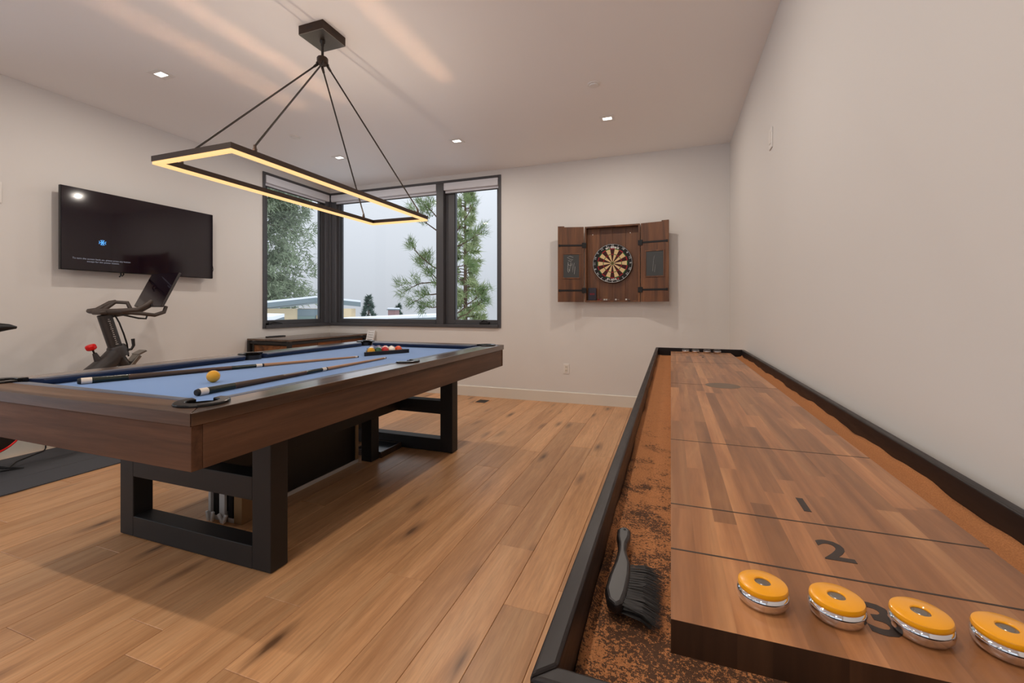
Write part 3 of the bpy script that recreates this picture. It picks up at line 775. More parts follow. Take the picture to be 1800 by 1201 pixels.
# brush in the gutter
br = thing('table_brush', 'black handled brush lying in the shuffleboard gutter', 'brush', (-.06, .66, GZ))
def brush_pt(y, w0, w1): return (w0, y), (w1, y)
lefts = [(-.083, .775), (-.086, .765), (-.085, .745), (-.080, .722), (-.078, .70), (-.079, .67), (-.083, .63), (-.084, .60), (-.078, .578), (-.066, .568)]
rights = [(-.070, .778), (-.064, .768), (-.063, .748), (-.066, .725), (-.064, .70), (-.056, .67), (-.054, .64), (-.055, .60), (-.058, .577), (-.066, .5685)]
MB().prism(lefts + rights[::-1][1:], GZ + .012, GZ + .028).build('handle', 'brush_wood', br, bevel=.005, seg=3)
MB().lathe([(0, .0282), (.0022, .0282), (.0022, .0285), (0, .0285)], (-.074, .766, GZ), 10).build('hang_hole', 'gasket', br)
mb = MB(); rb = random.Random(2)
for i in range(17):
    for j in range(3):
        for q in range(9):
            y = .578 + (.668 - .578) * i / 16; z = GZ + .014 + j * .005
            a = Vector((-.058 + rb.uniform(-.002, .002), y + rb.uniform(-.002, .002), z))
            e_ = Vector((-.010 + rb.uniform(-.006, .004), y + (y - .622) * .22 + rb.uniform(-.006, .004) - .004, GZ + .003 + j * .005 + rb.uniform(0, .008)))
            m_ = (a + e_) / 2 + Vector((0, 0, .004)); w = Vector((0, .0006, .0002))
            mb.add([a - w, a + w, m_ + w, m_ - w, e_], [(0, 1, 2, 3), (3, 2, 4)])
tag(mb.build('bristles', 'bristle', br, fix=False), kind='stuff')

# ------------------------------------------------------------------ dartboard cabinet
cx0, cx1, cz0, cz1, cdp = -.943, -.325, 1.211, 2.085, .10
cy = YB - cdp
cab = thing('dartboard_cabinet', 'open dark stained wooden dartboard cabinet on the wall', 'cabinet', ((cx0 + cx1) / 2, YB, cz0))
nb = 4; bwid = (cx1 - cx0 - .036) / nb
for i in range(nb):
    xa = cx0 + .018 + i * bwid
    bx('back_board', (xa + .0006, xa + bwid - .0006, YB - .022, YB - .002, cz0 + .018, cz1 - .018), 'cabinet_pine', cab, .001, origin=(xa + bwid / 2, YB, 1.6))
for b in ((cx0, cx0 + .018, cz0, cz1), (cx1 - .018, cx1, cz0, cz1)): bx('side_panel', (b[0], b[1], cy, YB - .001, b[2], b[3]), 'cabinet_pine', cab, .001, origin=(b[0], YB, 1.6))
for z in (cz0, cz1 - .018): bx('end_panel', (cx0 + .018, cx1 - .018, cy, YB - .001, z, z + .018), 'cabinet_pine', cab, .001, origin=(cx0, YB, z))
for x in (-.862, -.435): MB().lathe([(0, 0), (.006, 0), (.006, .003), (0, .004)], (x, YB - .022, 2.0), 10, (0, -1, 0)).build('mount_screw', 'white_plastic', cab)
def door(hx, sgn, ang, scribble):
    """sgn -1: hinged on the left side, opening to the left"""
    W, t_ = .300, .018
    dx = Vector((sgn * math.cos(ang), -math.sin(ang), 0)); nn = Vector((-dx.y * sgn, dx.x * sgn, 0))  # nn: the face seen from the room
    if nn.y > 0: nn = -nn
    o0 = Vector((hx + sgn * .010, cy - .004, 0))
    root = None
    Z = Vector((0, 0, 1))
    def slab(name, a0, a1, z0, z1, d0, d1, m, par, bev=0):
        c = o0 + dx * (a0 + a1) / 2 + nn * (d0 + d1) / 2 + Z * (z0 + z1) / 2
        return MB().obox(c, dx * (a1 - a0) / 2, nn * (d1 - d0) / 2, Z * (z1 - z0) / 2).build(name, m, par, bevel=bev, origin=c)
    root = slab('door', 0, W, cz0, cz1, -t_, 0, 'cabinet_pine', cab, .002)
    for z in (1.345, 1.87):
        slab('strap_hinge', .012, W - .012, z - .010, z + .010, 0, .004, 'iron', root)
        slab('hinge_knuckle', -.030, .022, z - .030, z + .030, .001, .010, 'iron', root, .003)
        slab('hinge_tip', W - .03, W - .008, z - .014, z + .014, .0, .005, 'iron', root, .002)
    ca, cb_, za, zb = .055, .235, 1.495, 1.765
    if sgn > 0: ca, cb_ = .060, .245
    slab('chalkboard', ca, cb_, za, zb, 0, .003, 'chalkboard', root)
    for q in ((ca - .013, cb_ + .013, zb, zb + .013), (ca - .013, cb_ + .013, za - .013, za), (ca - .013, ca, za, zb), (cb_, cb_ + .013, za, zb)):
        slab('board_frame', *q, 0, .008, 'cabinet_pine', root, .001)
    slab('catch_block', W - .075, W, cz1 - .004, cz1 + .010, -.016, .002, 'cabinet_pine', root, .001)
    rs_ = random.Random(4 + scribble)
    mb = MB()
    if scribble:                     # chalk scores
        for pts in ([(.11, .235), (.15, .25), (.18, .235), (.15, .215), (.115, .21), (.14, .19), (.17, .20)], [(.10, .17), (.12, .06), (.125, .17)], [(.14, .18), (.155, .07), (.16, .10)],
                    [(.17, .18), (.175, .08), (.165, .06)], [(.13, .15), (.15, .14), (.17, .155)], [(.10, .04), (.09, .13)]):
            mb.tube([o0 + dx * (ca + p_ - .045) + Z * (za + q_) + nn * .0032 for p_, q_ in pts], .0016, 5)
    else:
        for pts in ([(.07, .05), (.08, .18), (.09, .22)], [(.09, .04), (.10, .12)]):
            mb.tube([o0 + dx * (ca + p_) + Z * (za + q_) + nn * .0030 for p_, q_ in pts], .0007, 5)
    mb.build('chalk_mark', 'chalk', root)
door(cx0, -1, R(15), 1); door(cx1, 1, R(12), 0)
# the dartboard itself
dbx, dby, dbz, dr = -.631, YB - .060, 1.654, .2255
db = thing('dartboard', 'round bristle dartboard with red and green scoring rings', 'dartboard', (dbx, YB - .022, dbz))
MB().lathe([(0, .0), (dr, 0), (dr, .034), (dr - .003, .037), (.1, .0375), (0, .0375)], (dbx, YB - .0222, dbz), 64, (0, -1, 0)).build('board_body', 'board_black', db, smooth=True)
fy = dby - .0004
def P2(r, a, y=fy): return (dbx + r * math.sin(a), y, dbz + r * math.cos(a))   # a clockwise from top
nums = [20, 1, 18, 4, 13, 6, 10, 15, 2, 17, 3, 19, 7, 16, 8, 11, 14, 9, 12, 5]
for i in range(20):
    a0, a1 = R(i * 18 - 9), R(i * 18 + 9)
    dark = i % 2 == 0
    mb = MB()
    for (r0, r1, mi) in ((.0159, .099, 0), (.099, .107, 1), (.107, .162, 0), (.162, .172, 1)):
        mb.cur = mi
        vs_ = [P2(r0, a0 + (a1 - a0) * j / 4, fy - .0006) for j in range(5)] + [P2(r1, a0 + (a1 - a0) * j / 4, fy - .0006) for j in range(5)]
        mb.add(vs_, [(j, j + 1, 6 + j, 5 + j) for j in range(4)])
    mb.build('segment', ['board_dark' if dark else 'board_cream', 'board_red' if dark else 'board_green'], db)
    th = R(i * 18)
    text_obj('segment_number', str(nums[i]), .034, 'wire', frame_M(P2(.203, th, fy - .001), (math.cos(th), 0, -math.sin(th)), (math.sin(th), 0, math.cos(th))), db, .0006, 1.0)
MB().lathe([(.0159, .0383), (.0066, .0385)], (dbx, YB - .0222, dbz), 24, (0, -1, 0)).build('outer_bull', 'board_green', db)
MB().lathe([(.0066, .0386), (0, .0388)], (dbx, YB - .0222, dbz), 16, (0, -1, 0)).build('bullseye', 'board_red', db)
MB().tube([P2(dr - .006, 2 * PI * i / 64, fy - .002) for i in range(65)], .0028, 6, cap=False).build('number_ring', 'wire', db)
def curved(word, r, mid_a, step, size, m, flip=False):
    n = len(word)
    for i, ch in enumerate(word):
        off = (i - (n - 1) / 2) * step
        th = mid_a + (-off if flip else off)
        x_, y_ = ((math.cos(th), 0, -math.sin(th)), (math.sin(th), 0, math.cos(th)))
        if flip: x_, y_ = tuple(-q for q in x_), tuple(-q for q in y_)
        text_obj('lettering', ch, size, m, frame_M(P2(r, th, fy - .0008), x_, y_), db, .0006, 2.5)
curved('winmau', .186, 0, R(8.0), .040, 'white_plastic')
curved('BLADE', .187, R(182), R(7.0), .030, 'white_plastic', True)
MB().add([P2(.176, R(157), fy - .0007), P2(.176, R(163), fy - .0007), P2(.197, R(163), fy - .0007), P2(.197, R(157), fy - .0007)], [(0, 1, 2, 3)]).build('red_badge', 'board_red', db)
# dart case and darts standing in the cabinet
dc = thing('dart_case', 'small dark case with red print at the bottom corner of the dartboard cabinet', 'case', (-.86, cy + .05, cz0 + .018))
bx('case_body', (-.908, -.812, YB - .075, YB - .045, cz0 + .018, 1.375), 'case_navy', dc, .006)
text_obj('case_print', '==', .05, 'board_red', frame_M((-.86, YB - .0756, 1.30), (1, 0, 0), (0, 0, 1)), dc, .0003, 1)
for i, (x, c_) in enumerate(((-.782, 'board_red'), (-.755, 'board_red'), (-.715, 'white_plastic'), (-.69, 'white_plastic'), (-.585, 'white_plastic'), (-.47, 'white_plastic'))):
    lb = ['red flighted dart next to the dart case', 'red flighted dart just right of the one beside the case', 'white flighted dart under the left of the dartboard', 'second white flighted dart from the dart case', 'white flighted dart under the middle of the dartboard', 'white flighted dart nearest the right cabinet door'][i]
    z = cz0 + .0265; y = cy + .03
    d_ = thing('dart', lb, 'dart', (x, y, cz0 + .018), 'darts lying in the cabinet')
    MB().tube([(x, y, z), (x + .012, y, z), (x + .012, y, z), (x + .03, y, z)], [.001, .001, .003, .003], 8).build('barrel', 'steel', d_, smooth=True)
    MB().obox((x - .006, y, z), (.009, 0, 0), (0, .0004, 0), (0, 0, .008)).obox((x - .006, y, z), (.009, 0, 0), (0, .008, 0), (0, 0, .0004)).build('flight', c_, d_)

# ------------------------------------------------------------------ wall plates and floor register
ol = thing('power_outlet', 'white power outlet low on the dartboard wall', 'outlet', (-1.183, YB, .41))
op = bx('cover_plate', (-1.219, -1.147, YB - .006, YB, .350, .468), 'white_plastic', ol, .002)
bx('receptacle', (-1.200, -1.166, YB - .009, YB - .006, .368, .450), 'trim_paint', ol, .001)
for z in (.388, .430):
    for x in (-1.191, -1.177): bx('socket_slot', (x, x + .003, YB - .0096, YB - .0088, z - .006, z + .008), 'gasket', ol)
bp = thing('wall_plate', 'blank white plate high on the right wall', 'wall plate', (XR, 3.12, 2.2))
bx('cover_plate', (XR - .008, XR, 3.085, 3.165, 2.135, 2.262), 'white_plastic', bp, .003)
bx('plate_insert', (XR - .0105, XR - .008, 3.105, 3.145, 2.165, 2.235), 'white_plastic', bp, .001)
bp = thing('wall_plate', 'white control plate on the television wall at the picture edge', 'wall plate', (XL, 1.75, 2.0))
bx('cover_plate', (XL, XL + .008, 1.70, 1.792, 1.93, 2.09), 'white_plastic', bp, .003)
bx('plate_insert', (XL + .008, XL + .0105, 1.72, 1.772, 1.96, 2.06), 'white_plastic', bp, .001)
fv = thing('floor_register', 'small dark floor vent before the dartboard wall', 'vent', (-2.16, 4.9, 0))
mb = MB().box(-2.245, -2.08, 4.80, 4.815, 0, .004).box(-2.245, -2.08, 4.985, 5.0, 0, .004).box(-2.245, -2.23, 4.815, 4.985, 0, .004).box(-2.095, -2.08, 4.815, 4.985, 0, .004)
mb.build('vent_frame', 'oak_floor', fv, origin=(-2.16, 4.9, 0))
bx('vent_well', (-2.23, -2.095, 4.815, 4.985, 0.0002, .0012), 'gasket', fv)
for i in range(6): bx('vent_slat', (-2.223 + i * .022, -2.217 + i * .022, 4.815, 4.985, .0012, .0032), 'grey_plastic', fv)

# ------------------------------------------------------------------ television
TVX, tv0, tv1, tz0, tz1 = -4.640, 2.085, 3.340, 1.456, 2.144
tv = thing('television', 'large black flat television on the left wall showing small text', 'television', (XL, (tv0 + tv1) / 2, tz0))
bx('screen', (TVX - .006, TVX, tv0 + .004, tv1 - .004, tz0 + .006, tz1 - .004), 'tv_screen', tv)
bx('casing', (TVX - .035, TVX - .0062, tv0, tv1, tz0, tz1), 'black_plastic', tv, .003)
bx('chin_housing', (TVX - .06, TVX - .035, tv0 + .15, tv1 - .15, tz0 + .03, tz0 + .36), 'black_plastic', tv, .008)
bx('wall_bracket', (XL, TVX - .06, 2.5, 2.92, 1.60, 1.76), 'dark_metal', tv, .004)
tvM = lambda y, z: frame_M((TVX + .0006, y, z), (0, 1, 0), (0, 0, 1))
sc_ = tv.children[0]
text_obj('screen_text', 'To turn the screen back on, please press any button', .0195, 'screen_text', tvM(2.365, 1.556), sc_, .0002, .2)
text_obj('screen_text', 'except for the power button.', .0195, 'screen_text', tvM(2.37, 1.535), sc_, .0002, .2)
mb = MB()
for i in range(6):
    a = PI * i / 3
    mb.obox((TVX + .0006, 2.362 + .015 * math.cos(a), 1.707 + .015 * math.sin(a)), (.0003, 0, 0), (0, .009 * math.cos(a), .009 * math.sin(a)), (0, -.0035 * math.sin(a), .0035 * math.cos(a)))
    mb.obox((TVX + .0006, 2.362 + .026 * math.cos(a + .5), 1.707 + .020 * math.sin(a + .5)), (.0003, 0, 0), (0, .003, 0), (0, 0, .003))
mb.obox((TVX + .0006, 2.362, 1.707), (.0003, 0, 0), (0, .008, 0), (0, 0, .008))
mb.build('screen_emblem', 'screen_blue', sc_)
MB().tube([(TVX - .04, tv1 - .03, 1.60), (TVX - .03, tv1 + .015, 1.60), (TVX - .03, tv1 + .024, 1.56), (TVX - .03, tv1 + .012, 1.52), (TVX - .04, tv1 - .03, 1.51)], .003, 6).build('side_cable', 'black_plastic', tv, smooth=True)
MB().tube([(TVX - .045, 2.52, tz0 + .02), (TVX - .04, 2.52, tz0 - .02), (TVX - .035, 2.505, tz0 - .035)], .006, 6).tube([(TVX - .045, 2.54, tz0 + .02), (TVX - .04, 2.54, tz0 - .012), (TVX - .035, 2.525, tz0 - .028)], .005, 6).build('hanging_cable', 'black_plastic', tv, smooth=True)

# ------------------------------------------------------------------ exercise bike and mat
BX = -4.25
def b2(y, z, x=0.0): return (BX + x, y, z)
fm = thing('floor_mat', 'dark grey rubber mat under the exercise bike', 'mat', (-4.25, 1.4, 0))
bx('mat_sheet', (-4.70, -3.80, -.15, 2.75, .0005, .007), 'mat_rubber', fm, .002)
mb = MB()
for i in range(4): mb.box(-4.695 + i * .2975, -4.693 + i * .2975, -.14, 2.74, .007, .0076)
mb.build('mat_ridge', 'grey_plastic', fm)
bk = thing('exercise_bike', 'black stationary exercise bike with tilted screen and red knob', 'exercise bike', (BX, 1.95, .007))
F0 = .007
# base and stabilisers
bx('rear_stabiliser', (BX - .26, BX + .26, 1.27, 1.34, F0, F0 + .06), 'bike_frame', bk, .015)
bx('front_stabiliser', (BX - .26, BX + .26, 2.62, 2.69, F0, F0 + .06), 'bike_frame', bk, .015)
MB().tube([b2(1.30, .06), b2(1.48, .22), b2(1.72, .36), b2(1.95, .50), b2(2.12, .64), b2(2.215, .72), b2(2.26, .79)], [.03, .04, .055, .065, .066, .066, .056], 16).build('main_frame', 'bike_frame', bk, smooth=True)
MB().tube([b2(2.66, .05), b2(2.62, .20), b2(2.50, .42), b2(2.34, .62), b2(2.26, .76)], [.03, .032, .034, .04, .042], 14).build('front_fork', 'bike_frame', bk, smooth=True)
MB().tube([b2(1.34, .06), b2(1.42, .35), b2(1.46, .60)], [.03, .038, .042], 14).build('seat_tube', 'bike_frame', bk, smooth=True)
MB().tube([b2(1.45, .52), b2(1.49, 1.0)], .026, 14).build('seat_post', 'grey_plastic', bk, smooth=True)
st = MB().tube([b2(1.38, 1.005), b2(1.46, 1.015), b2(1.55, 1.015), b2(1.64, 1.018), b2(1.675, 1.012)], [.03, .07, .05, .026, .012], 14)
for v_ in st.v: v_.z = 1.008 + (v_.z - 1.015) * .8
st.build('saddle', 'black_plastic', bk, smooth=True)
# guard, flywheel, crank
gd = MB().lathe([(0, -.04), (.19, -.04), (.20, -.025), (.20, .025), (.19, .04), (0, .04)], b2(1.50, .37, .055), 40, (1, 0, 0)).build('belt_guard', 'black_plastic', bk, smooth=True)
MB().tube([b2(1.50 + .186 * math.cos(a), .37 + .186 * math.sin(a), .097) for a in [2 * PI * i / 40 for i in range(41)]], .006, 6, cap=False).build('guard_stripe', 'red_plastic', gd)
MB().lathe([(0, -.02), (.2, -.02), (.235, -.03), (.235, .03), (.2, .02), (0, .02)], b2(2.46, .36), 40, (1, 0, 0)).build('flywheel', 'steel', bk, smooth=True)
for s, a in ((1, 2.2), (-1, 2.2 + PI)):
    cr_ = MB().tube([b2(1.50, .37, .11 * s), b2(1.50 + .17 * math.cos(a), .37 + .17 * math.sin(a), .12 * s)], [.018, .013], 10).build('crank_arm', 'grey_plastic', bk, smooth=True)
    c_ = b2(1.50 + .17 * math.cos(a), .37 + .17 * math.sin(a), .175 * s)
    MB().obox(c_, (.045, 0, 0), (0, .05, 0), (0, 0, .012)).build('pedal', 'black_plastic', cr_, bevel=.004)
# resistance knob
kb = MB().tube([b2(2.145, .70), b2(2.112, .785)], [.030, .014], 12).build('knob_boot', 'bike_frame', bk, smooth=True)
MB().tube([b2(2.112, .78), b2(2.10, .815)], .007, 8).build('knob_stem', 'dark_metal', kb)
MB().lathe([(0, -.022), (.022, -.022), (.036, -.012), (.036, .012), (.028, .022), (0, .024)], b2(2.09, .832), 8, (0, -.4, 1)).build('knob', 'red_plastic', bk, bevel=.005)
# neck, post, collar and lever
MB().lathe([(0, -.055), (.062, -.055), (.063, .022), (.056, .034), (0, .034)], b2(2.263, .80), 24, (0, -.32, 1)).build('collar', 'grey_plastic', bk, smooth=True)
ps = MB().tube([b2(2.255, .80), b2(2.175, 1.085)], .046, 18).build('handlebar_post', 'bike_frame', bk, smooth=True)
mk = MB()
for i in range(14):
    q = Vector(b2(2.243, .85)) + (Vector(b2(2.187, 1.05)) - Vector(b2(2.243, .85))) * (i / 13)
    mk.obox(q + Vector((.0455, -.006, 0)), (.0012, 0, 0), (0, .005 if i % 4 else .009, 0), (0, 0, .0016))
mk.build('height_scale', 'white_plastic', ps)
MB().tube([b2(2.30, .79, .02), b2(2.335, .80, .05), b2(2.35, .83, .05), b2(2.345, .885, .05)], [.010, .010, .011, .013], 10).build('clamp_lever', 'black_plastic', bk, smooth=True)
# silver tray of the front fork
MB().obox(b2(2.36, .70, .02), (.045, 0, 0), (0, .035, .045), (0, -.012, .010)).build('fork_cover', 'steel', bk, bevel=.006)
MB().obox(b2(2.41, .765, .02), (.045, 0, 0), (0, .03, .015), (0, -.006, .006)).build('fork_cover', 'steel', bk, bevel=.003)
# handlebar: cross bar with two forward horns and lower loop
hbz = 1.115
MB().obox(b2(2.19, hbz - .012), (.055, 0, 0), (0, .075, 0), (0, 0, .016)).build('handlebar_clamp', 'handlebar_rubber', bk, bevel=.012, seg=3)
MB().tube([b2(2.20, hbz, -.255), b2(2.185, hbz - .002, -.20), b2(2.18, hbz, -.08), b2(2.18, hbz, .08), b2(2.20, hbz + .004, .19), b2(2.27, hbz + .012, .235), b2(2.33, hbz + .05, .245), b2(2.37, hbz + .085, .245)],
          [.016, .019, .020, .020, .019, .018, .018, .016], 14).build('grip_bar', 'handlebar_rubber', bk, smooth=True)
MB().tube([b2(2.19, hbz, -.24), b2(2.25, hbz + .01, -.25), b2(2.34, hbz + .07, -.245), b2(2.38, hbz + .082, -.24)], [.018, .018, .018, .015], 14).build('grip_bar', 'handlebar_rubber', bk, smooth=True)
MB().tube([b2(2.22, hbz, -.12), b2(2.30, hbz + .075, -.10), b2(2.36, hbz + .07, -.05), b2(2.38, hbz + .0, -.03)], .016, 12).build('inner_grip', 'handlebar_rubber', bk, smooth=True)
MB().tube([b2(2.24, hbz - .01, .10), b2(2.36, hbz - .02, .12), b2(2.46, hbz - .035, .13), b2(2.53, hbz - .01, .135), b2(2.55, hbz + .04, .13)], [.014, .015, .016, .016, .014], 12).build('inner_grip', 'handlebar_rubber', bk, smooth=True)
MB().tube([b2(2.25, hbz - .02, .02), b2(2.38, hbz - .06, .06), b2(2.43, hbz - .065, .07), b2(2.45, hbz - .02, .06)], .007, 8).build('phone_rest', 'black_plastic', bk, smooth=True)
MB().tube([b2(2.23, hbz - .03, .03), b2(2.25, 1.02, .05), b2(2.28, .93, .05), b2(2.315, .84, .03), b2(2.33, .74, .02)], .006, 8).build('sensor_cable', 'black_plastic', bk, smooth=True)
# tilted touch screen
sc0 = Vector((BX - .03, 2.58, 1.30)); sx = Vector((.99, -.11, 0)).normalized(); upv = Vector((-.04, .42, .90)); upv -= sx * upv.dot(sx); upv.normalize(); nrm = sx.cross(upv)
tb = MB().obox(sc0, sx * .225, upv * .165, nrm * .011).build('tablet_body', 'grey_plastic', bk, bevel=.006)
MB().obox(sc0 + nrm * .0115, sx * .222, upv * .162, nrm * .0008).build('tablet_glass', 'tv_screen', tb)
MB().obox(sc0 - upv * .155 + nrm * .013 , sx * .03, upv * .007, nrm * .001).build('speaker_slot', 'gasket', tb)
MB().tube([sc0 - nrm * .012, sc0 - nrm * .06 - upv * .05, Vector(b2(2.42, 1.12)), Vector(b2(2.23, 1.085))], [.028, .026, .024, .022], 12).build('tablet_arm', 'bike_frame', bk, smooth=True)
pcab = MB().tube([(-4.62, 1.60, .012), (-4.52, 1.68, .012), (-4.40, 1.70, .012), (-4.52, 1.78, .012), (-4.60, 1.90, .012), (-4.66, 1.995, .013), (-4.70, 2.02, .02), (-4.715, 2.03, .16)], .005, 6)
pcab.tube([(-4.50, 1.50, .012), (-4.36, 1.62, .012), (-4.30, 1.73, .012), (-4.42, 1.68, .012), (-4.55, 1.62, .012)], .005, 6)
pcb = thing('power_cable', 'black power cable trailing over the rubber mat to the wall', 'cable', (-4.5, 1.7, .007))
pcab.build('cord', 'black_plastic', pcb, smooth=True)
bx('plug', (-4.742, -4.705, 2.015, 2.045, .15, .19), 'black_plastic', pcb, .004)

# ------------------------------------------------------------------ corner console
KX0, KX1, KY0, KY1, KZ = XL + .02, -4.07, 3.81, YB - .02, .778
ks = thing('corner_console', 'low rustic wood console with black metal frame under the corner window', 'console', ((KX0 + KX1) / 2, 4.5, 0))
bx('top', (KX0, KX1, KY0, KY1, KZ - .022, KZ), 'console_top', ks, .002)
for x in (KX0 + .02, KX1 - .022):
    for y in (KY0 + .02, KY1 - .022): bx('post', (x - .02, x + .02, y - .02, y + .02, 0, KZ - .0225), 'black_leg', ks, .002)
bx('body', (KX0 + .05, KX1 - .05, KY0 + .05, KY1 - .05, .08, KZ - .03), 'black_leg', ks)
for z in (.05, KZ - .06):
    bx('frame_rail', (KX0 + .04, KX1 - .042, KY0 + .005, KY0 + .035, z, z + .03), 'black_leg', ks)
    bx('frame_rail', (KX1 - .037, KX1 - .007, KY0 + .04, KY1 - .042, z, z + .03), 'black_leg', ks)
for i in range(4):
    z0 = .085 + i * .155
    bx('panel_board', (KX0 + .075, KX1 - .05, KY0 + .035, KY0 + .049, z0, z0 + .152), 'rustic_panel', ks, .003, origin=(KX0, KY0, z0))
nd = 3; dl = (KY1 - KY0 - .09) / nd
for k in range(nd):
    ya = KY0 + .045 + k * dl
    dr_ = bx('door', (KX1 - .049, KX1 - .038, ya + .003, ya + dl - .003, .085, KZ - .035), 'rustic_panel', ks, .002, origin=(KX1, ya, .4))
    bx('pull', (KX1 - .0375, KX1 - .026, ya + dl - .05, ya + dl - .04, .40, .52), 'dark_metal', dr_)
rc_ = thing('remote_control', 'thin dark remote lying on the corner console', 'remote', (-4.62, 4.08, KZ))
bx('remote_body', (-4.68, -4.63, 4.02, 4.28, KZ, KZ + .014), 'black_plastic', rc_, .004)
bx('keypad', (-4.67, -4.64, 4.06, 4.22, KZ + .014, KZ + .0155), 'grey_plastic', rc_)
# white slatted panel leaning against the back wall
wp = thing('white_panel', 'narrow white slatted panel leaning by the corner console', 'panel', (-4.0, 4.95, 0))
lo_, hi_ = Vector((-4.03, 4.82, 0)), Vector((-4.03, 5.145, .825)); ud = (hi_ - lo_); L_ = ud.length; ud.normalize(); xd = Vector((1, 0, 0)); nd_ = xd.cross(ud)
for o_ in (.008, .112): MB().obox(lo_ + xd * o_ + ud * L_ / 2 - nd_ * 0, xd * .008, ud * L_ / 2, nd_ * .012).build('stile', 'white_paint', wp, bevel=.002)
for i in range(26): MB().obox(lo_ + xd * .06 + ud * (.03 + i * (L_ - .05) / 25), xd * .044, ud * .012, nd_ * .005).build('slat', 'white_paint', wp)

# ------------------------------------------------------------------ outdoors
def needles(mb, c, r, n, L, w, rng, dirv=None, spread=1.0):
    for _ in range(n):
        d = Vector((rng.gauss(0, 1), rng.gauss(0, 1), rng.gauss(0, 1))).normalized()
        if dirv is not None: d = (d * spread + Vector(dirv)).normalized()
        p = c + Vector((rng.uniform(-r, r), rng.uniform(-r, r), rng.uniform(-r, r)))
        s = d.orthogonal().normalized() * w; l = L * rng.uniform(.6, 1.1)
        mb.add([p - s, p + s, p + d * l], [(0, 1, 2)])
def bough(br_, nd__, a, b, sag, r0, tuft_n, nl, nw, rng, twigs=4, tr_=.10):
    pts = []
    for i in range(6):
        t = i / 5; p = a.lerp(b, t); p.z += sag * math.sin(PI * t) + rng.uniform(-.02, .02); pts.append(p)
    br_.tube(pts, [r0 * (1 - .75 * i / 5) for i in range(6)], 5)
    L = (b - a).length
    for k in range(twigs):
        t = rng.uniform(.45, 1); i = min(4, int(t * 5)); p = pts[i].lerp(pts[i + 1], t * 5 - i)
        d = Vector((rng.gauss(0, 1), rng.gauss(0, 1), rng.gauss(.5, .6))).normalized() + (b - a).normalized() * .9
        e = p + d.normalized() * L * rng.uniform(.12, .25)
        br_.tube([p, e], [r0 * .35, r0 * .15], 4)
        needles(nd__, e, tr_ * .5, tuft_n, nl, nw, rng, (e - p).normalized(), .9)
    needles(nd__, pts[-1], tr_ * .5, tuft_n, nl, nw, rng, (b - a).normalized(), .9)
# near long-needled pine, just outside; its boughs reach across the panes
rng = random.Random(31)
base_p = at(784, 560, 7.6); tx, ty = base_p.x, base_p.y
pn = thing('pine_tree', 'near long needled pine with boughs crossing the window panes', 'tree', (tx, ty, -4.5))
MB().tube([(tx, ty, -4.5), (tx + .03, ty, -1), (tx, ty + .03, 2), (tx - .02, ty, 5.0)], [.15, .12, .09, .05], 10).build('trunk', 'bark', pn, smooth=True)
brm, ndm = MB(), MB()
for (u0, v0, u1, v1, dd, sag) in ((800, 400, 738, 352, 7.3, .02), (800, 420, 728, 372, 7.5, 0), (800, 480, 724, 432, 7.2, -.08), (800, 500, 742, 458, 7.4, -.05), (800, 530, 757, 482, 7.3, 0),
                                  (800, 500, 706, 518, 7.2, .1), (800, 520, 722, 534, 7.3, .08), (800, 545, 745, 540, 7.5, .03), (800, 430, 834, 358, 7.4, -.05), (800, 440, 848, 408, 7.5, -.03),
                                  (800, 560, 850, 510, 7.4, -.05), (800, 575, 846, 530, 7.5, -.02), (800, 360, 760, 330, 7.6, 0), (800, 470, 832, 470, 8.0, .02)):
    a = at(u0, v0, 7.6); a.x, a.y = tx, ty; b = at(u1, v1, dd)
    bough(brm, ndm, a, b, sag, .016, 46, .15, .0042, rng, 5, .12)
brm.build('branches', 'bark', pn, fix=False); ndm.build('foliage', 'needles_near', pn, fix=False)
# conifer behind it: tall and narrow
def conifer(name, label, u, d, zb, ztop, rad, m, n, nl, nw, seed, tuft=14, lean=.15, taper=.75, group='trees beyond the window'):
    rng = random.Random(seed); p = at(u, 560, d); x, y = p.x, p.y
    t = thing(name, label, 'tree', (x, y, zb), group)
    MB().tube([(x, y, zb), (x, y, (zb + ztop) / 2), (x, y, ztop)], [rad * .10, rad * .07, .02], 8).build('trunk', 'bark', t, smooth=True)
    br_, nd__ = MB(), MB()
    for i in range(n):
        f = (i / n); z = zb + (ztop - zb) * (.12 + .87 * f); r = rad * ((1 - f) ** taper) * rng.uniform(.55, 1.08) + .05
        a = rng.uniform(0, 2 * PI); e = Vector((x + r * math.cos(a), y + r * math.sin(a), z + r * lean * rng.uniform(-1.2, 1)))
        s = Vector((x, y, z)); br_.tube([s, s.lerp(e, .5) + Vector((0, 0, .03)), e], [.02, .015, .006], 4)
        k = 3 if r > rad * .4 else 2
        for q in range(k):
            needles(nd__, s.lerp(e, 1 - q * .27), r * .12, tuft, nl, nw, rng, ((e - s).normalized() + Vector((0, 0, .2))), 1.1)
    br_.build('branches', 'bark', t, fix=False); nd__.build('foliage', m, t, fix=False)
conifer('conifer_tree', 'tall narrow pale green conifer behind the casement pane', 818, 13, -5, 5.4, .95, 'needles_mid', 210, .26, .016, 41, 20)
conifer('conifer_tree', 'large broad pine filling the window beside the television', 450, 27, -7, 14.5, 3.7, 'needles_far', 420, .50, .034, 43, 40, .4, .28)
conifer('fir_tree', 'small dark fir standing between the house and the chimney', 648, 30, -3.5, 1.98, 1.15, 'needles_fir', 150, .32, .03, 47, 14, -.25, 1.0)
conifer('fir_tree', 'smaller dark fir just behind the brick chimney', 700, 34, -4.2, 1.45, 1.0, 'needles_fir', 130, .32, .03, 48, 14, -.25, 1.0)
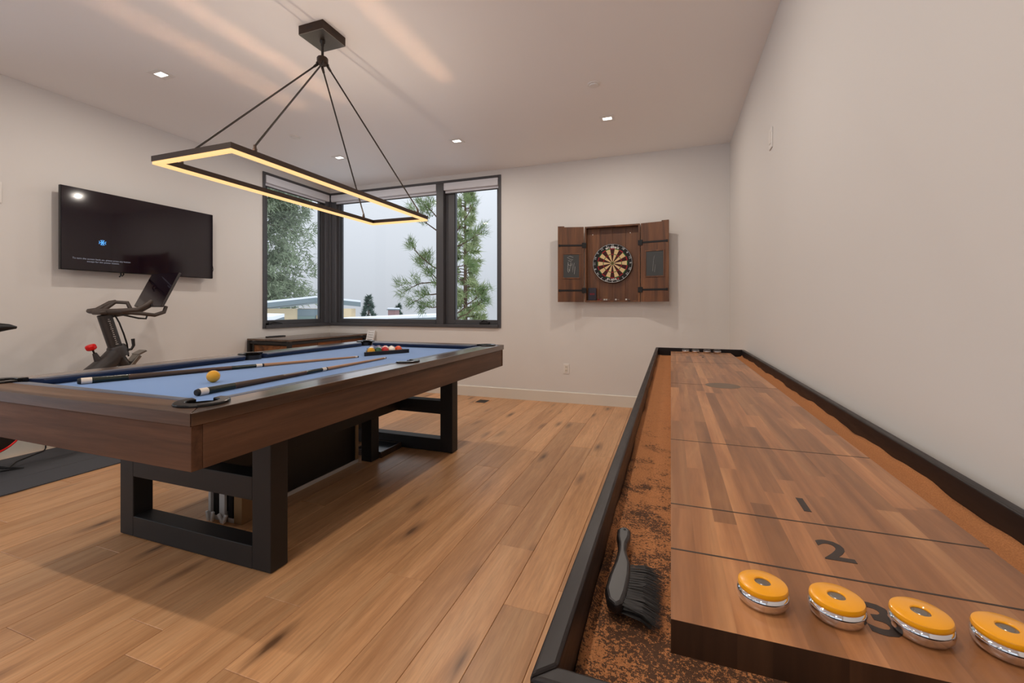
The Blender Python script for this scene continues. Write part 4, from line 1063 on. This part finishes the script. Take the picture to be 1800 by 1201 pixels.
# neighbouring house
hd = 17
hs = thing('neighbour_house', 'pale stucco neighbouring house with grey fascia and snowy roof', 'house', (at(540, 560, hd).x, at(540, 560, hd).y, -5))
c0 = at(655, 560, 18.5); c0.z = 0
wl = at(455, 560, 16.0); wl.z = 0
def wallslab(name, a, b, z0, z1, th, m, par, dshift=0):
    a, b = Vector((a.x, a.y, 0)), Vector((b.x, b.y, 0)); d = (b - a).normalized(); n = Vector((d.y, -d.x, 0))
    c = (a + b) / 2 + n * dshift
    return MB().obox(c + Vector((0, 0, (z0 + z1) / 2)), d * ((b - a).length / 2), n * th / 2, Vector((0, 0, (z1 - z0) / 2))).build(name, m, par)
A_, B_ = at(440, 560, 17.2), at(617, 560, 17.2)
w_ = wallslab('wall', A_, B_, -5, 1.12, .5, 'house_stucco', hs, -.25)
for u0, u1, z0, z1 in ((524, 556, .55, .86), (560, 596, .55, .86)):
    wn = wallslab('window', at(u0, 560, 17.2), at(u1, 560, 17.2), z0 - .3, z1, .05, 'house_trim', hs, .03)
    wallslab('pane', at(u0 + 1.2, 560, 17.2), at(u1 - 1.2, 560, 17.2), z0 - .25, z1 - .04, .02, 'house_glass', wn, .06)
wallslab('dark_panel', at(524, 560, 17.2), at(600, 560, 17.2), .86, 1.10, .04, 'house_trim', hs, .03)
def roof(name, pts, th, m, par):
    n = len(pts); mb = MB(); mb.add([p for p in pts] + [p + Vector((0, 0, th)) for p in pts], [list(range(n)), [n + i for i in range(n)][::-1]] + [[i, (i + 1) % n, n + (i + 1) % n, n + i] for i in range(n)])
    return mb.build(name, m, par)
e1, e2, e3 = at(430, 545, 15.8), at(556, 531, 17.0), at(634, 539, 17.4)
back_v = Vector((-2.2, 2.7, .0))
rf = roof('roof', [e1, e2, e2 + back_v, e1 + back_v], .17, 'house_trim', hs)
rf2 = roof('roof', [e2, e3, e3 + back_v, e2 + back_v], .17, 'house_trim', hs)
for a, b, par in ((e1, e2, rf), (e2, e3, rf2)):
    u_ = Vector((0, 0, .172)); roof('snow_cover', [a + u_, b + u_, b + back_v + u_, a + back_v + u_], .07, 'snow', par)
# nearer snowy roofs
s1 = thing('snowy_roof', 'flat snow covered roof beyond the sill of the wide pane', 'roof', (at(700, 565, 12).x, at(700, 565, 12).y, .3))
q0, q1, q2, q3 = at(600, 563, 11.5), at(775, 558, 11.5), at(775, 553.5, 16), at(612, 560.5, 16)
roof('roof_edge', [q0 - Vector((0, 0, .16)), q1 - Vector((0, 0, .16)), q2 - Vector((0, 0, .16)), q3 - Vector((0, 0, .16))], .15, 'house_trim', s1)
roof('snow_cover', [q0, q1, q2, q3], .06, 'snow', s1)
s2 = thing('snowy_roof', 'small snow covered roof low in the window beside the television', 'roof', (at(480, 560, 9).x, at(480, 560, 9).y, .3))
q0, q1, q2, q3 = at(455, 565, 9), at(482, 563, 9), at(500, 557, 11.5), at(455, 556, 11.5)
roof('roof_edge', [q - Vector((0, 0, .12)) for q in (q0, q1, q2, q3)], .11, 'house_trim', s2)
roof('snow_cover', [q0, q1, q2, q3], .08, 'snow', s2)
ch = thing('brick_chimney', 'snow capped brick chimney above the snowy roof', 'chimney', (at(692, 556, 18).x, at(692, 556, 18).y, -1))
p_ = at(692, 556, 18)
bx('stack', (p_.x - .17, p_.x + .17, p_.y - .15, p_.y + .15, -1, 1.06), 'brick', ch)
bx('cap', (p_.x - .21, p_.x + .21, p_.y - .19, p_.y + .19, 1.06, 1.09), 'house_trim', ch)
bx('snow_cap', (p_.x - .19, p_.x + .19, p_.y - .17, p_.y + .17, 1.09, 1.15), 'snow', ch, .02)
gr = MB().box(-90, 90, -90, 90, -6.2, -6.0)
struct('ground', gr, 'snow', 'snow covered ground far below the window', 'ground')
